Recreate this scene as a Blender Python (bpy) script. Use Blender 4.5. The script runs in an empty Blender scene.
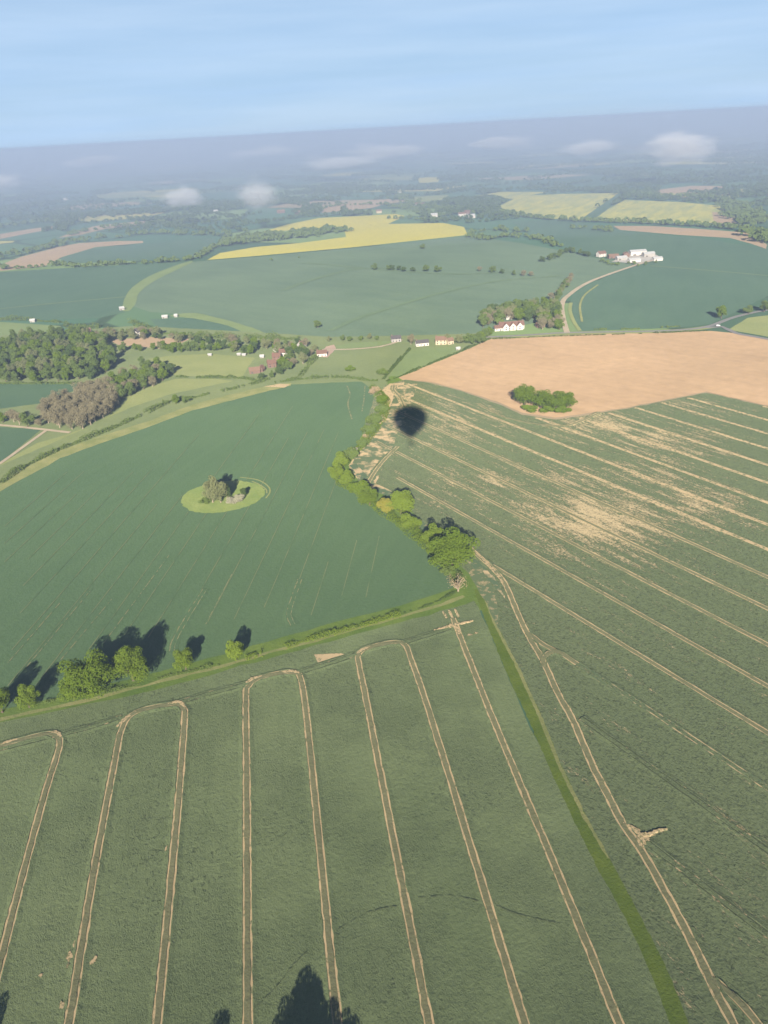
import bpy, math, random
import numpy as np
from mathutils import Matrix, Vector
C = bpy.context.scene.collection
scene = bpy.context.scene
rad = math.radians

# ------------------------------------------------------------------ camera, sky, sun, exposure
F, H = 740.0, 200.0                       # focal length in pixels, height of the balloon basket above the fields
PITCH, ROLL = rad(27.4), rad(3.2)
_f = np.array([0, math.cos(PITCH), -math.sin(PITCH)])
_R0 = np.array([1.0, 0, 0]); _U0 = np.array([0, math.sin(PITCH), math.cos(PITCH)])
_R = math.cos(ROLL)*_R0 - math.sin(ROLL)*_U0
_U = math.sin(ROLL)*_R0 + math.cos(ROLL)*_U0

def G(x, y):                              # pixel of the photograph -> point of the ground plane (metres)
    d = _f*F + _R*(x-384) + _U*(512-y); t = H/-d[2]
    return (d[0]*t, d[1]*t)
def P(X, Y, Z=0.0):
    v = np.array([X, Y, Z-H]); w = v @ _f
    return 384+F*(v@_R)/w, 512-F*(v@_U)/w, w

cd = bpy.data.cameras.new('camera'); cam = bpy.data.objects.new('camera', cd); C.objects.link(cam)
M4 = Matrix(((_R[0], _U[0], -_f[0], 0), (_R[1], _U[1], -_f[1], 0), (_R[2], _U[2], -_f[2], H), (0, 0, 0, 1)))
cam.matrix_world = M4
cd.sensor_fit = 'VERTICAL'; cd.sensor_height = 36; cd.sensor_width = 27; cd.lens = F/1024*36
cd.clip_start = 0.1; cd.clip_end = 200000
scene.camera = cam

sx, sy = G(411, 451)                      # where the basket's own shadow falls: straight away from the sun
SUN_EL = math.atan2(H, math.hypot(sx, sy))
to_sun = Vector((-sx, -sy, H)).normalized()
SHADOW = np.array([sx, sy])/math.hypot(sx, sy)
world = bpy.data.worlds.new('World'); scene.world = world; world.use_nodes = True
wn, wl = world.node_tree.nodes, world.node_tree.links
wn.clear()
wo = wn.new('ShaderNodeOutputWorld'); wb = wn.new('ShaderNodeBackground'); sk = wn.new('ShaderNodeTexSky')
sk.sky_type = 'NISHITA'; sk.sun_disc = False; sk.sun_elevation = SUN_EL
sk.sun_rotation = math.atan2(to_sun.x, to_sun.y)
sk.altitude = 200; sk.air_density = 1.0; sk.dust_density = 0.0; sk.ozone_density = 2.5
wb.inputs['Strength'].default_value = 0.05
# thin high cloud streaks
tc = wn.new('ShaderNodeTexCoord'); mp = wn.new('ShaderNodeMapping'); mp.inputs['Scale'].default_value = (1.2, 1.2, 16)
nz = wn.new('ShaderNodeTexNoise'); nz.inputs['Scale'].default_value = 2.2; nz.inputs['Detail'].default_value = 6; nz.inputs['Roughness'].default_value = .55
rp = wn.new('ShaderNodeMapRange'); rp.inputs[1].default_value = .42; rp.inputs[2].default_value = .78; rp.inputs[3].default_value = .80; rp.inputs[4].default_value = 1.0
mx = wn.new('ShaderNodeMix'); mx.data_type = 'RGBA'; mx.inputs[7].default_value = (4.15, 6.0, 8.5, 1)
wl.new(tc.outputs['Generated'], mp.inputs['Vector']); wl.new(mp.outputs[0], nz.inputs['Vector']); wl.new(nz.outputs[0], rp.inputs[0])
tint = wn.new('ShaderNodeMix'); tint.data_type = 'RGBA'; tint.blend_type = 'MULTIPLY'; tint.inputs[0].default_value = 1; tint.inputs[7].default_value = (.44, .50, .58, 1)
wl.new(sk.outputs[0], tint.inputs[6])
sp = wn.new('ShaderNodeSeparateXYZ'); er = wn.new('ShaderNodeMapRange'); er.inputs[1].default_value = .10; er.inputs[2].default_value = .55; er.inputs[3].default_value = 1; er.inputs[4].default_value = .12
ml = wn.new('ShaderNodeMath'); ml.operation = 'MULTIPLY'
wl.new(tc.outputs['Generated'], sp.inputs[0]); wl.new(sp.outputs[2], er.inputs[0]); wl.new(er.outputs[0], ml.inputs[0]); wl.new(rp.outputs[0], ml.inputs[1])
wl.new(ml.outputs[0], mx.inputs[0]); wl.new(tint.outputs[2], mx.inputs[6]); mp2 = wn.new('ShaderNodeMapping'); mp2.inputs['Scale'].default_value = (1.6, 1.2, 20); mp2.inputs['Rotation'].default_value = (.10, .16, .3)
nz2 = wn.new('ShaderNodeTexNoise'); nz2.inputs['Scale'].default_value = 1.7; nz2.inputs['Detail'].default_value = 7; nz2.inputs['Roughness'].default_value = .5
rp2 = wn.new('ShaderNodeMapRange'); rp2.inputs[1].default_value = .40; rp2.inputs[2].default_value = .82; rp2.inputs[4].default_value = .42
mx2 = wn.new('ShaderNodeMix'); mx2.data_type = 'RGBA'; mx2.inputs[7].default_value = (6.3, 7.7, 9.4, 1)
ml2 = wn.new('ShaderNodeMath'); ml2.operation = 'MULTIPLY'
wl.new(tc.outputs['Generated'], mp2.inputs['Vector']); wl.new(mp2.outputs[0], nz2.inputs['Vector']); wl.new(nz2.outputs[0], rp2.inputs[0])
wl.new(rp2.outputs[0], ml2.inputs[0]); wl.new(er.outputs[0], ml2.inputs[1]); wl.new(ml2.outputs[0], mx2.inputs[0]); wl.new(mx.outputs[2], mx2.inputs[6])
wl.new(mx2.outputs[2], wb.inputs[0]); wl.new(wb.outputs[0], wo.inputs[0])

sd = bpy.data.lights.new('sun', 'SUN'); sd.energy = 5.0; sd.angle = rad(.53); sd.color = (1.0, .90, .76)
sun = bpy.data.objects.new('sun', sd); C.objects.link(sun)
sun.rotation_euler = to_sun.to_track_quat('Z', 'Y').to_euler(); sun.location = (0, -300, 400)
vs = scene.view_settings
vs.view_transform = 'Standard'; vs.look = 'None'; vs.gamma = 1; vs.use_curve_mapping = False
vs.exposure = 1.16
cy = scene.cycles
cy.volume_bounces = 1; cy.max_bounces = 4; cy.diffuse_bounces = 2; cy.transparent_max_bounces = 8
cy.use_denoising = True
HAZE_TOP, HAZE_DENS = 205.0, 0.00021

# ------------------------------------------------------------------ node helpers and materials
class NT:
    def __init__(s, name):
        s.m = bpy.data.materials.new(name); s.m.use_nodes = True
        s.t = s.m.node_tree; s.t.nodes.clear()
        s.out = s.t.nodes.new('ShaderNodeOutputMaterial')
    def n(s, kind, ins=None, **props):
        nd = s.t.nodes.new(kind)
        for k, v in props.items(): setattr(nd, k, v)
        for k, v in (ins or {}).items():
            if isinstance(v, bpy.types.NodeSocket): s.t.links.new(v, nd.inputs[k])
            else: nd.inputs[k].default_value = v
        return nd
    def math(s, op, a, b=0.0, clamp=False):
        nd = s.n('ShaderNodeMath', {0: a, 1: b}, operation=op, use_clamp=clamp); return nd.outputs[0]
    def mix(s, f, a, b):
        nd = s.n('ShaderNodeMix', {0: f, 6: col(a), 7: col(b)}, data_type='RGBA'); return nd.outputs[2]
    def ramp(s, v, a, b, lo=0.0, hi=1.0):
        return s.n('ShaderNodeMapRange', {0: v, 1: a, 2: b, 3: lo, 4: hi}).outputs[0]
    def noise(s, vec, scale, detail=3, rough=.55, dist=0.0):
        return s.n('ShaderNodeTexNoise', {'Vector': vec, 'Scale': scale, 'Detail': detail, 'Roughness': rough, 'Distortion': dist}).outputs[0]
    def rot(s, vec, az, scale=(1, 1, 1)):   # az: compass bearing of the rows; x = across the rows, y = along them
        r = s.n('ShaderNodeVectorRotate', {'Vector': vec, 'Angle': rad(az)}, rotation_type='Z_AXIS')
        return s.n('ShaderNodeVectorMath', {0: r.outputs[0], 1: scale}, operation='MULTIPLY').outputs[0]
    def surf(s, color, rough=.9, bump=None, strength=.5, distance=.3, spec=.15, dr=1.0):
        b = s.n('ShaderNodeBsdfPrincipled', {'Base Color': color, 'Roughness': rough, 'Specular IOR Level': spec})
        if 'Diffuse Roughness' in b.inputs: b.inputs['Diffuse Roughness'].default_value = dr
        if bump is not None:
            bp = s.n('ShaderNodeBump', {'Height': bump, 'Strength': strength, 'Distance': distance})
            s.t.links.new(bp.outputs[0], b.inputs['Normal'])
        s.t.links.new(b.outputs[0], s.out.inputs[0]); return s.m
def col(c):
    return c if isinstance(c, bpy.types.NodeSocket) else (*c, 1) if len(c) == 3 else c
def obj_co(t): return t.n('ShaderNodeTexCoord').outputs['Object']

def field_mat(name, a, b, big=.012, az=None, period=3.0, rows=.25, fleck=0.0, fine=.9, bump=.35, warp=0.0):
    """crop or grass: broad patches, drill rows along a bearing, and small flecks of leaning stalks"""
    t = NT(name); co = obj_co(t)
    f = t.ramp(t.noise(co, big, 5, .6), .35, .65)
    if az is not None:
        st = t.rot(co, az, (1.0/period, 0.010, 1))
        rowsn = t.ramp(t.noise(st, 1.0, 3, .6), .38, .66)
        f = t.math('ADD', t.math('MULTIPLY', f, 1-rows), t.math('MULTIPLY', rowsn, rows))
    c = t.mix(f, a, b)
    g = t.noise(co, fine, 4, .65)
    c = t.mix(t.ramp(g, .3, .7, 0, .30), c, tuple(x*.62 for x in b))
    if fleck:
        zone = t.ramp(t.noise(co, .016, 3), .44, .62)
        sv = t.rot(co, az if az is not None else 0, (.9, .55, 1))
        fl = t.ramp(t.noise(sv, 1.0, 4, .6, .8), .56, .68)
        fl = t.math('MULTIPLY', fl, zone)
        c = t.mix(t.math('MULTIPLY', fl, fleck), c, tuple(x*.38 for x in a))
        g = t.math('SUBTRACT', g, t.math('MULTIPLY', fl, .8))
    if fleck:
        g2 = t.noise(t.rot(co, 70, (1.5, 2.6, 1)), 1.0, 5, .7, .3)
        zn = t.ramp(t.noise(co, .030, 4, .6), .42, .60, .35, 1.0)
        c = t.mix(t.math('MULTIPLY', t.ramp(g2, .52, .66), t.math('MULTIPLY', zn, .85)), c, tuple(x*.42 for x in b))
        g = t.math('ADD', t.math('MULTIPLY', g, .35), t.math('MULTIPLY', t.math('MULTIPLY', g2, zn), .65))
    return t.surf(c, .85, g, bump, 1.3)

def soil_mat(name, a, b, gap=None, thr=.5, scale=.25, fine=1.6):
    t = NT(name); co = obj_co(t)
    c = t.mix(t.ramp(t.noise(co, .05, 4), .3, .7), a, b)
    g = t.noise(co, fine, 4, .7)
    c = t.mix(t.ramp(g, .35, .75, 0, .35), c, tuple(x*.6 for x in a))
    if gap is not None:
        c = t.mix(t.ramp(t.noise(co, scale, 5, .65), thr-.06, thr+.06), c, gap)
    return t.surf(c, .95, g, .4, .2, dr=.5)

def leaf_mat(name, a, b, trans=.25, hue=.5):
    t = NT(name)
    geo = t.n('ShaderNodeNewGeometry'); oi = t.n('ShaderNodeObjectInfo'); co = obj_co(t)
    r = geo.outputs['Random Per Island']
    f = t.math('ADD', t.math('MULTIPLY', r, .45), t.math('MULTIPLY', t.ramp(t.noise(co, .35, 3), .3, .7), .35))
    f = t.math('ADD', f, t.math('MULTIPLY', oi.outputs['Random'], .45*hue), True)
    c = t.mix(f, a, b)
    d = t.n('ShaderNodeBsdfDiffuse', {'Color': c, 'Roughness': .9}); tr = t.n('ShaderNodeBsdfTranslucent', {'Color': c})
    m = t.n('ShaderNodeMixShader', {0: trans, 1: d.outputs[0], 2: tr.outputs[0]})
    t.t.links.new(m.outputs[0], t.out.inputs[0]); return t.m

def plain(name, c, rough=.7, var=.25, scale=1.5, spec=.3):
    t = NT(name); co = obj_co(t)
    k = t.mix(t.ramp(t.noise(co, scale, 4), .3, .7), c, tuple(x*(1-var) for x in c))
    return t.surf(k, rough, None, spec=spec, dr=.2)

# ------------------------------------------------------------------ mesh helpers
def mesh_obj(name, verts, faces, mat, parent=None, mats=None, smooth=False, fmat=None):
    me = bpy.data.meshes.new(name)
    if isinstance(verts, np.ndarray) and isinstance(faces, np.ndarray):
        nv, (nf, k) = len(verts), faces.shape
        me.vertices.add(nv); me.vertices.foreach_set('co', verts.astype(np.float32).ravel())
        me.loops.add(nf*k); me.loops.foreach_set('vertex_index', faces.astype(np.int32).ravel())
        me.polygons.add(nf); me.polygons.foreach_set('loop_start', np.arange(0, nf*k, k, dtype=np.int32))
        me.update(calc_edges=True); me.validate()
    else:
        me.from_pydata([tuple(map(float, v)) for v in verts], [], faces)
    for m in (mats or [mat]): me.materials.append(m)
    if fmat is not None: me.polygons.foreach_set('material_index', np.array(fmat, dtype=np.int32))
    if smooth: me.polygons.foreach_set('use_smooth', [True]*len(me.polygons))
    me.update()
    o = bpy.data.objects.new(name, me); C.objects.link(o)
    if parent: o.parent = parent
    return o
def empty(name, loc=(0, 0, 0), rz=0.0, sc=(1, 1, 1)):
    o = bpy.data.objects.new(name, None); C.objects.link(o)
    o.location = loc; o.rotation_euler = (0, 0, rz); o.scale = sc; o.empty_display_size = .5
    return o
def tag(o, label, cat, group=None, kind=None):
    o['label'] = label; o['category'] = cat
    if group: o['group'] = group
    if kind: o['kind'] = kind
    return o
def struct(o, label=None, cat=None):
    o['kind'] = 'structure'
    if label: o['label'] = label
    if cat: o['category'] = cat
    return o
def copy_tree(o, parent=None):
    c = o.copy(); C.objects.link(c)
    if parent: c.parent = parent
    for ch in o.children: copy_tree(ch, c)
    return c

def smooth_line(pts, step=6.0, closed=False):
    """Catmull-Rom through points"""
    p = [np.array(q, float) for q in pts]; n = len(p); out = []
    rng_ = range(n if closed else n-1)
    for i in rng_:
        if closed: a, b, c, d = p[i-1], p[i], p[(i+1) % n], p[(i+2) % n]
        else:
            a = p[i-1] if i else 2*p[0]-p[1]; b, c = p[i], p[i+1]; d = p[i+2] if i+2 < n else 2*p[-1]-p[-2]
        k = max(1, min(40, int(np.linalg.norm(c-b)/step)))
        for j in range(k):
            s = j/k
            out.append(.5*((2*b)+(-a+c)*s+(2*a-5*b+4*c-d)*s*s+(-a+3*b-3*c+d)*s**3))
    if not closed: out.append(p[-1])
    return np.array(out)
_layer = [0.03]
FIELDS = []                                # ground polygons, used to keep distant trees off the open fields
def field(name, px, mat, label, cat='field', curve=False, jit=0.35, step=6.0):
    w = [G(*p) for p in px]
    FIELDS.append(np.array(w))
    if curve: w = smooth_line(w, step, True)
    else:
        o = []
        for i in range(len(w)):
            a, b = np.array(w[i]), np.array(w[(i+1) % len(w)])
            k = max(1, min(60, int(np.linalg.norm(b-a)/step)))
            o += [a+(b-a)*j/k for j in range(k)]
        w = np.array(o)
    if jit:
        r = np.random.default_rng(len(name)); w = w+r.normal(0, jit, w.shape)
    _layer[0] += 0.008
    z = _layer[0]
    o = mesh_obj(name, [(q[0], q[1], z) for q in w], [list(range(len(w)))], mat)
    return struct(o, label, cat)
def inside(pt, poly):
    x, y = pt; c = False; n = len(poly); j = n-1
    for i in range(n):
        xi, yi = poly[i]; xj, yj = poly[j]
        if (yi > y) != (yj > y) and x < (xj-xi)*(y-yi)/(yj-yi)+xi: c = not c
        j = i
    return c

def sweep(name, w, prof, mats, midx, z0, jit=0.0, seed=0):
    """a strip of ground swept along world points w; prof = [(offset across, height)], midx = material per band"""
    w = np.asarray(w); n = len(w); r = np.random.default_rng(abs(seed))
    tan = np.gradient(w, axis=0); tan /= np.linalg.norm(tan, axis=1)[:, None]+1e-9
    nor = np.stack([tan[:, 1], -tan[:, 0]], 1)
    k = len(prof); V = np.zeros((n, k, 3))
    for j, (off, h) in enumerate(prof):
        q = w+nor*(off+(r.normal(0, jit, n) if jit else np.zeros(n)))[:, None]
        V[:, j, :2] = q; V[:, j, 2] = z0+h*(1+(r.normal(0, .2, n) if jit else 0))
    fs, mi = [], []
    for i in range(n-1):
        for j in range(k-1):
            fs.append([i*k+j, i*k+j+1, (i+1)*k+j+1, (i+1)*k+j]); mi.append(midx[j])
    return mesh_obj(name, V.reshape(-1, 3), fs, None, mats=mats, fmat=mi)

# ------------------------------------------------------------------ materials of the land
TAN, TAN2 = (.44, .335, .19), (.34, .26, .15)
m_wheatA = field_mat('wheat_near', (.132, .166, .078), (.098, .130, .058), .011, -8, 3.2, .25, .6, .75, .8)
m_wheatC = field_mat('wheat_deep_green', (.064, .107, .049), (.050, .089, .042), .008, 24, 4.0, .35, 0.0, .6, .3)
m_wheatN = field_mat('wheat_far_green', (.058, .100, .062), (.043, .080, .051), .006, 20, 20.0, .4, 0, .2, .2)
m_wheatN2 = field_mat('wheat_far_pale', (.088, .128, .077), (.063, .098, .062), .006, -50, 22.0, .4, 0, .2, .2)
m_past = field_mat('rough_pasture', (.165, .182, .072), (.138, .160, .060), .03, None, fine=.35)
m_past2 = field_mat('bright_pasture', (.120, .158, .064), (.102, .138, .056), .03, None, fine=.35)
m_past3 = field_mat('dull_pasture', (.125, .150, .062), (.098, .125, .054), .02, None, fine=.3)
m_verge = field_mat('verge_grass', (.098, .140, .026), (.062, .104, .018), .06, None, fine=.9)
m_verge_pale = field_mat('dry_verge_grass', (.185, .185, .075), (.12, .14, .048), .08, None, fine=.9)
m_strip = field_mat('strip_grass', (.084, .116, .016), (.058, .090, .012), .09, None, fine=1.2)
m_darkcrop = field_mat('dark_crop', (.055, .095, .050), (.042, .078, .043), .02, 60, 4, .3)
m_bare = field_mat('bare_soil', (.335, .232, .136), (.245, .170, .099), .0075, -48, 7, .30, 0, .12, .15)
m_brown = field_mat('brown_soil', (.25, .185, .115), (.21, .155, .10), .006, 60, 12, .3, 0, .1, .05)
m_rape = field_mat('flowering_rape', (.315, .275, .048), (.265, .245, .052), .006, 50, 14, .3, 0, .1, .1)
m_rape2 = field_mat('streaky_rape', (.31, .28, .065), (.15, .175, .07), .012, 28, 16, .75, 0, .1, .1)
m_road = plain('asphalt', (.21, .20, .19), .9, .2, .3)
m_soil = soil_mat('track_soil', TAN, TAN2, (.115, .125, .058), .605, .5)
m_worn = soil_mat('worn_earth', TAN, TAN2, (.13, .13, .062), .54, 1.1)
m_soil_broken = soil_mat('broken_track_soil', TAN, TAN2, (.072, .108, .055), .50, .22)
m_soil_bright = soil_mat('bright_broken_soil', TAN, TAN2, (.12, .135, .066), .535, .55)
m_soil_faint = soil_mat('faint_track_soil', (.30, .25, .14), (.25, .21, .12), (.072, .108, .055), .43, .3)
m_soil_dark = soil_mat('pressed_crop', (.058, .072, .034), (.048, .062, .030), (.40, .29, .17), .63, .3)
m_mid = field_mat('sparse_crop', (.140, .140, .072), (.110, .116, .058), .05, None, fine=1.0)
m_faintC = soil_mat('faint_line_soil', (.20, .19, .095), (.16, .16, .08), (.060, .108, .050), .50, .35)

m_faintD = soil_mat('drill_line_soil', (.125, .150, .072), (.11, .138, .064), (.064, .107, .049), .56, .05)
m_trod = soil_mat('trodden_crop', (.078, .095, .045), (.066, .082, .038), (.115, .142, .066), .55, .9)
def wheatB():
    """wheat laid bare in streaks along its drill rows, worst in one patch"""
    t = NT('patchy_wheat'); co = obj_co(t); az = -33.3
    a, b = (.112, .140, .066), (.092, .120, .056)
    f = t.ramp(t.noise(co, .010, 4), .35, .65)
    st = t.rot(co, az, (.30, .012, 1)); rows = t.ramp(t.noise(st, 1.0, 3, .6), .38, .66)
    f = t.math('ADD', t.math('MULTIPLY', f, .65), t.math('MULTIPLY', rows, .35))
    c = t.mix(f, a, b)
    g = t.noise(co, .8, 4, .65)
    c = t.mix(t.ramp(g, .3, .7, 0, .3), c, tuple(x*.62 for x in b))
    sv = t.rot(co, az, (.8, .5, 1)); fl = t.ramp(t.noise(sv, 1.0, 4, .6, .8), .54, .66)
    c = t.mix(t.math('MULTIPLY', fl, .30), c, tuple(x*.38 for x in a))
    # bare patches
    mask = None
    for (px, py, rx, ry, k) in ((600, 518, 78, 36, 1.0), (690, 505, 70, 28, .72), (560, 480, 60, 22, .6), (640, 475, 60, 18, .6), (660, 440, 75, 20, .68), (560, 505, 60, 40, .55), (720, 520, 60, 22, .50), (455, 420, 70, 35, .50),
                                (390, 395, 25, 22, .85), (600, 425, 60, 16, .75), (640, 560, 70, 25, .35), (690, 405, 60, 12, .45), (480, 480, 70, 30, .42)):
        cx, cy_ = G(px, py); ex = abs(G(px+rx, py)[0]-cx); ey = abs(G(px, py-ry)[1]-cy_)
        d = t.n('ShaderNodeVectorMath', {0: co, 1: (cx, cy_, 0)}, operation='SUBTRACT').outputs[0]
        d = t.n('ShaderNodeVectorMath', {0: d, 1: (1/ex, 1/ey, 0)}, operation='MULTIPLY').outputs[0]
        l = t.n('ShaderNodeVectorMath', {0: d}, operation='LENGTH').outputs['Value']
        k_ = t.ramp(l, 0.0, 1.5, k, 0.0)
        mask = k_ if mask is None else t.math('MAXIMUM', mask, k_)
    s1 = t.noise(t.rot(co, az, (.20, .030, 1)), 1.0, 5, .7, .3)
    s2 = t.noise(t.rot(co, az, (1.2, .60, 1)), 1.0, 4, .75, .5)
    s = t.math('ADD', t.math('MULTIPLY', s1, .5), t.math('MULTIPLY', s2, .5))
    s = t.math('ADD', s, t.math('MULTIPLY', mask, .20))
    bare = t.ramp(s, .585, .655)
    c = t.mix(bare, c, t.mix(t.noise(co, .3, 3), (.40, .32, .185), (.31, .255, .145)))
    g = t.math('SUBTRACT', g, t.math('MULTIPLY', fl, .6)); g = t.math('SUBTRACT', g, t.math('MULTIPLY', bare, .5))
    g2 = t.noise(t.rot(co, az, (1.4, 1.0, 1)), 1.0, 5, .7, .3)
    c = t.mix(t.ramp(g2, .52, .64, 0, .75), c, tuple(x*.42 for x in b))
    g = t.math('ADD', t.math('MULTIPLY', g, .4), t.math('MULTIPLY', g2, .6))
    return t.surf(c, .85, g, .8, .9)
m_wheatB = wheatB()

def land_mat():
    """distant patchwork of farmland: field-sized cells, each with its own crop, parted by dark hedge lines"""
    t = NT('patchwork_land'); co = obj_co(t)
    w = t.n('ShaderNodeVectorMath', {0: co, 1: t.n('ShaderNodeTexNoise', {'Vector': co, 'Scale': .002, 'Detail': 2}).outputs['Color']}, operation='ADD').outputs[0]
    sc_ = t.rot(w, 25, (1/330, 1/230, 0))
    v1 = t.n('ShaderNodeTexVoronoi', {'Vector': sc_, 'Scale': 1.0, 'Randomness': .85}, voronoi_dimensions='2D')
    ve = t.n('ShaderNodeTexVoronoi', {'Vector': sc_, 'Scale': 1.0, 'Randomness': .85}, voronoi_dimensions='2D', feature='DISTANCE_TO_EDGE')
    r = t.n('ShaderNodeSeparateColor', {0: v1.outputs['Color']}).outputs[0]
    cr = t.n('ShaderNodeValToRGB', {0: r}); e = cr.color_ramp; e.interpolation = 'CONSTANT'
    cols = [(0, (.042, .090, .055)), (.28, (.060, .110, .055)), (.42, (.035, .070, .040)), (.6, (.11, .16, .06)), (.72, (.05, .10, .06)), (.86, (.22, .17, .11)), (.94, (.27, .25, .08))]
    for p_, c_ in cols[2:]:
        e.elements.new(p_)
    for el, (p_, c_) in zip(e.elements, cols): el.position = p_; el.color = (*c_, 1)
    c = t.mix(t.ramp(t.noise(co, .01, 4), .3, .7, 0, .3), cr.outputs[0], (.04, .07, .04))
    c = t.mix(t.ramp(ve.outputs['Distance'], .02, .035, 1, 0), c, (.028, .050, .026))
    return t.surf(c, .95)
m_land = land_mat()

# ------------------------------------------------------------------ ground sheet and haze
L = 45000.0
g = mesh_obj('ground', [(-L, -2000, 0), (L, -2000, 0), (L, L, 0), (-L, L, 0)], [[0, 1, 2, 3]], m_land); struct(g)
def haze():
    t = NT('haze')
    v = t.n('ShaderNodeVolumePrincipled', {'Color': (.395, .50, .70, 1), 'Density': HAZE_DENS, 'Anisotropy': 0.0})
    t.t.links.new(v.outputs[0], t.out.inputs['Volume'])
    x0, x1, y0, y1, z0, z1 = -L-50, L+50, -2050, L+50, -1.0, HAZE_TOP
    vs_ = [(x, y, z) for z in (z0, z1) for y in (y0, y1) for x in (x0, x1)]
    fs = [(0, 2, 3, 1), (4, 5, 7, 6), (0, 1, 5, 4), (2, 6, 7, 3), (0, 4, 6, 2), (1, 3, 7, 5)]
    o = mesh_obj('haze', vs_, fs, t.m); o['kind'] = 'stuff'
    o['label'] = 'pale blue morning haze lying over the whole valley'; o['category'] = 'haze'
haze()

# ------------------------------------------------------------------ fields, far to near
field('brown_field', [(0, 234), (30, 229), (53, 226), (52, 229), (20, 235), (0, 239)], m_brown, 'small pale brown ploughed field at the far left edge')
field('brown_field', [(58, 238), (75, 231), (100, 225), (145, 221), (146, 224), (105, 229), (80, 235)], m_brown, 'thin curving strip of brown ploughed soil at far left')
field('brown_field', [(0, 265), (20, 257), (62, 246), (80, 243), (118, 241), (143, 241), (143, 243), (96, 247), (62, 257), (45, 266), (0, 271)], m_brown, 'brown ploughed field running down to the left edge of the picture')
field('crop_field', [(62, 258), (90, 249), (143, 244), (215, 238), (218, 248), (196, 258), (60, 264)], m_wheatN, 'green crop field just right of the brown ploughed strip')
field('crop_field', [(-60, 278), (0, 272), (100, 266), (186, 262), (132, 290), (126, 312), (100, 318), (0, 321), (-60, 323)], m_wheatN, 'wide blue green crop field at left below the brown ploughed strip')
field('crop_field', [(190, 262), (256, 257), (356, 248), (470, 236), (520, 243), (570, 252), (596, 258), (640, 263), (596, 280), (566, 296), (556, 308), (540, 322),
      (490, 332), (430, 337), (300, 338), (262, 334), (230, 322), (192, 315), (150, 312), (132, 306), (140, 288)], m_wheatN2, 'huge blue green crop field across the middle distance')
field('crop_field', [(512, 222), (572, 219), (619, 231), (700, 238), (756, 247), (860, 262), (860, 300), (768, 296), (735, 312), (711, 324), (676, 328), (580, 331), (568, 310), (573, 294), (596, 281), (642, 262), (600, 256), (540, 240)],
      m_wheatN, 'broad blue green crop field on the right above the lane')
field('crop_field', [(150, 319), (192, 318), (226, 324), (250, 334), (215, 336), (160, 331)], m_wheatN, 'small blue green crop field wedged under the pale grass strip')
field('yellow_field', [(207, 260), (220, 253), (256, 247), (300, 243), (346, 237), (344, 227), (300, 229), (256, 234), (285, 225), (319, 218), (360, 216), (396, 214), (405, 216), (388, 224), (443, 223), (464, 227), (468, 235), (356, 247), (256, 256)],
      m_rape, 'bright yellow oilseed rape field with a tongue of wood cut into it', 'yellow field')
field('yellow_field', [(497, 207), (520, 196), (560, 194), (619, 193), (600, 206), (580, 220), (540, 218), (505, 213)], m_rape2, 'pale yellow rape field left of the diagonal track', 'yellow field')
field('yellow_field', [(625, 200), (680, 202), (722, 206), (730, 214), (736, 223), (660, 223), (592, 220), (606, 210)], m_rape2, 'streaky yellow rape field right of the diagonal track', 'yellow field')
field('fallow_strip', [(619, 193), (627, 195), (592, 221), (580, 221)], m_darkcrop, 'dark green strip between the two pale yellow fields')
field('brown_field', [(712, 212), (728, 213), (737, 223), (714, 225)], m_brown, 'bare brown corner of the streaky yellow field')
field('brown_field', [(613, 226), (650, 226), (700, 229), (752, 233), (767, 245), (766, 249), (752, 244), (730, 238), (680, 235), (620, 230)], m_brown, 'long thin brown field above the broad green field on the right')
field('brown_field', [(319, 208), (345, 203), (389, 199), (392, 202), (372, 208), (322, 213)], m_brown, 'reddish ploughed field above the yellow field')
field('yellow_field', [(412, 197), (448, 195), (450, 200), (418, 202)], m_past, 'small pale yellow field beside the far village', 'yellow field')
field('yellow_field', [(468, 197), (512, 199), (548, 192), (500, 192)], m_rape2, 'thin pale yellow field right of the far village', 'yellow field')
field('yellow_field', [(358, 178), (413, 176), (412, 180), (362, 181)], m_past, 'distant pale field under the haze left of centre', 'yellow field')
field('yellow_field', [(417, 178), (440, 177), (438, 182), (420, 183)], m_rape, 'distant pale yellow field under the haze near the centre', 'yellow field')
field('yellow_field', [(96, 195), (130, 193), (163, 192), (164, 195), (120, 198), (98, 198)], m_past, 'distant straw coloured field under the haze at the left', 'yellow field')
field('brown_field', [(656, 190), (690, 186), (722, 186), (724, 190), (690, 193), (660, 194)], m_brown, 'faint pinkish field beyond the streaky yellow field')

field('grass_strip', [(183, 263), (193, 262), (158, 279), (140, 292), (135, 305), (128, 311), (122, 308), (130, 290), (150, 276)], m_past2, 'pale curving grass strip between two blue green fields', 'grass', True)
field('grass_strip', [(170, 316), (192, 313), (214, 317), (240, 324), (264, 333), (252, 336), (228, 326), (196, 319)], m_past2, 'pale grass bank curving above the village hedge', 'grass', True)
field('pasture', [(-60, 322), (0, 322), (60, 326), (64, 332), (32, 339), (-60, 341)], m_past2, 'light green meadow at left above the wood')
field('pasture', [(-60, 340), (60, 331), (135, 326), (250, 332), (330, 337), (400, 336), (492, 333), (490, 342), (440, 360), (404, 374), (384, 382), (290, 384), (160, 414), (60, 446), (0, 480), (-80, 530)], m_past3, 'rough green ground around the village and its woods')
field('brown_field', [(108, 340), (150, 337), (190, 339), (176, 346), (160, 349), (118, 345)], m_brown, 'small brown plot behind the village trees')
field('crop_field', [(-60, 383), (0, 383), (86, 384), (72, 392), (45, 403), (0, 409), (-60, 415)], m_darkcrop, 'flat green field between the green wood and the bare wood')
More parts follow.
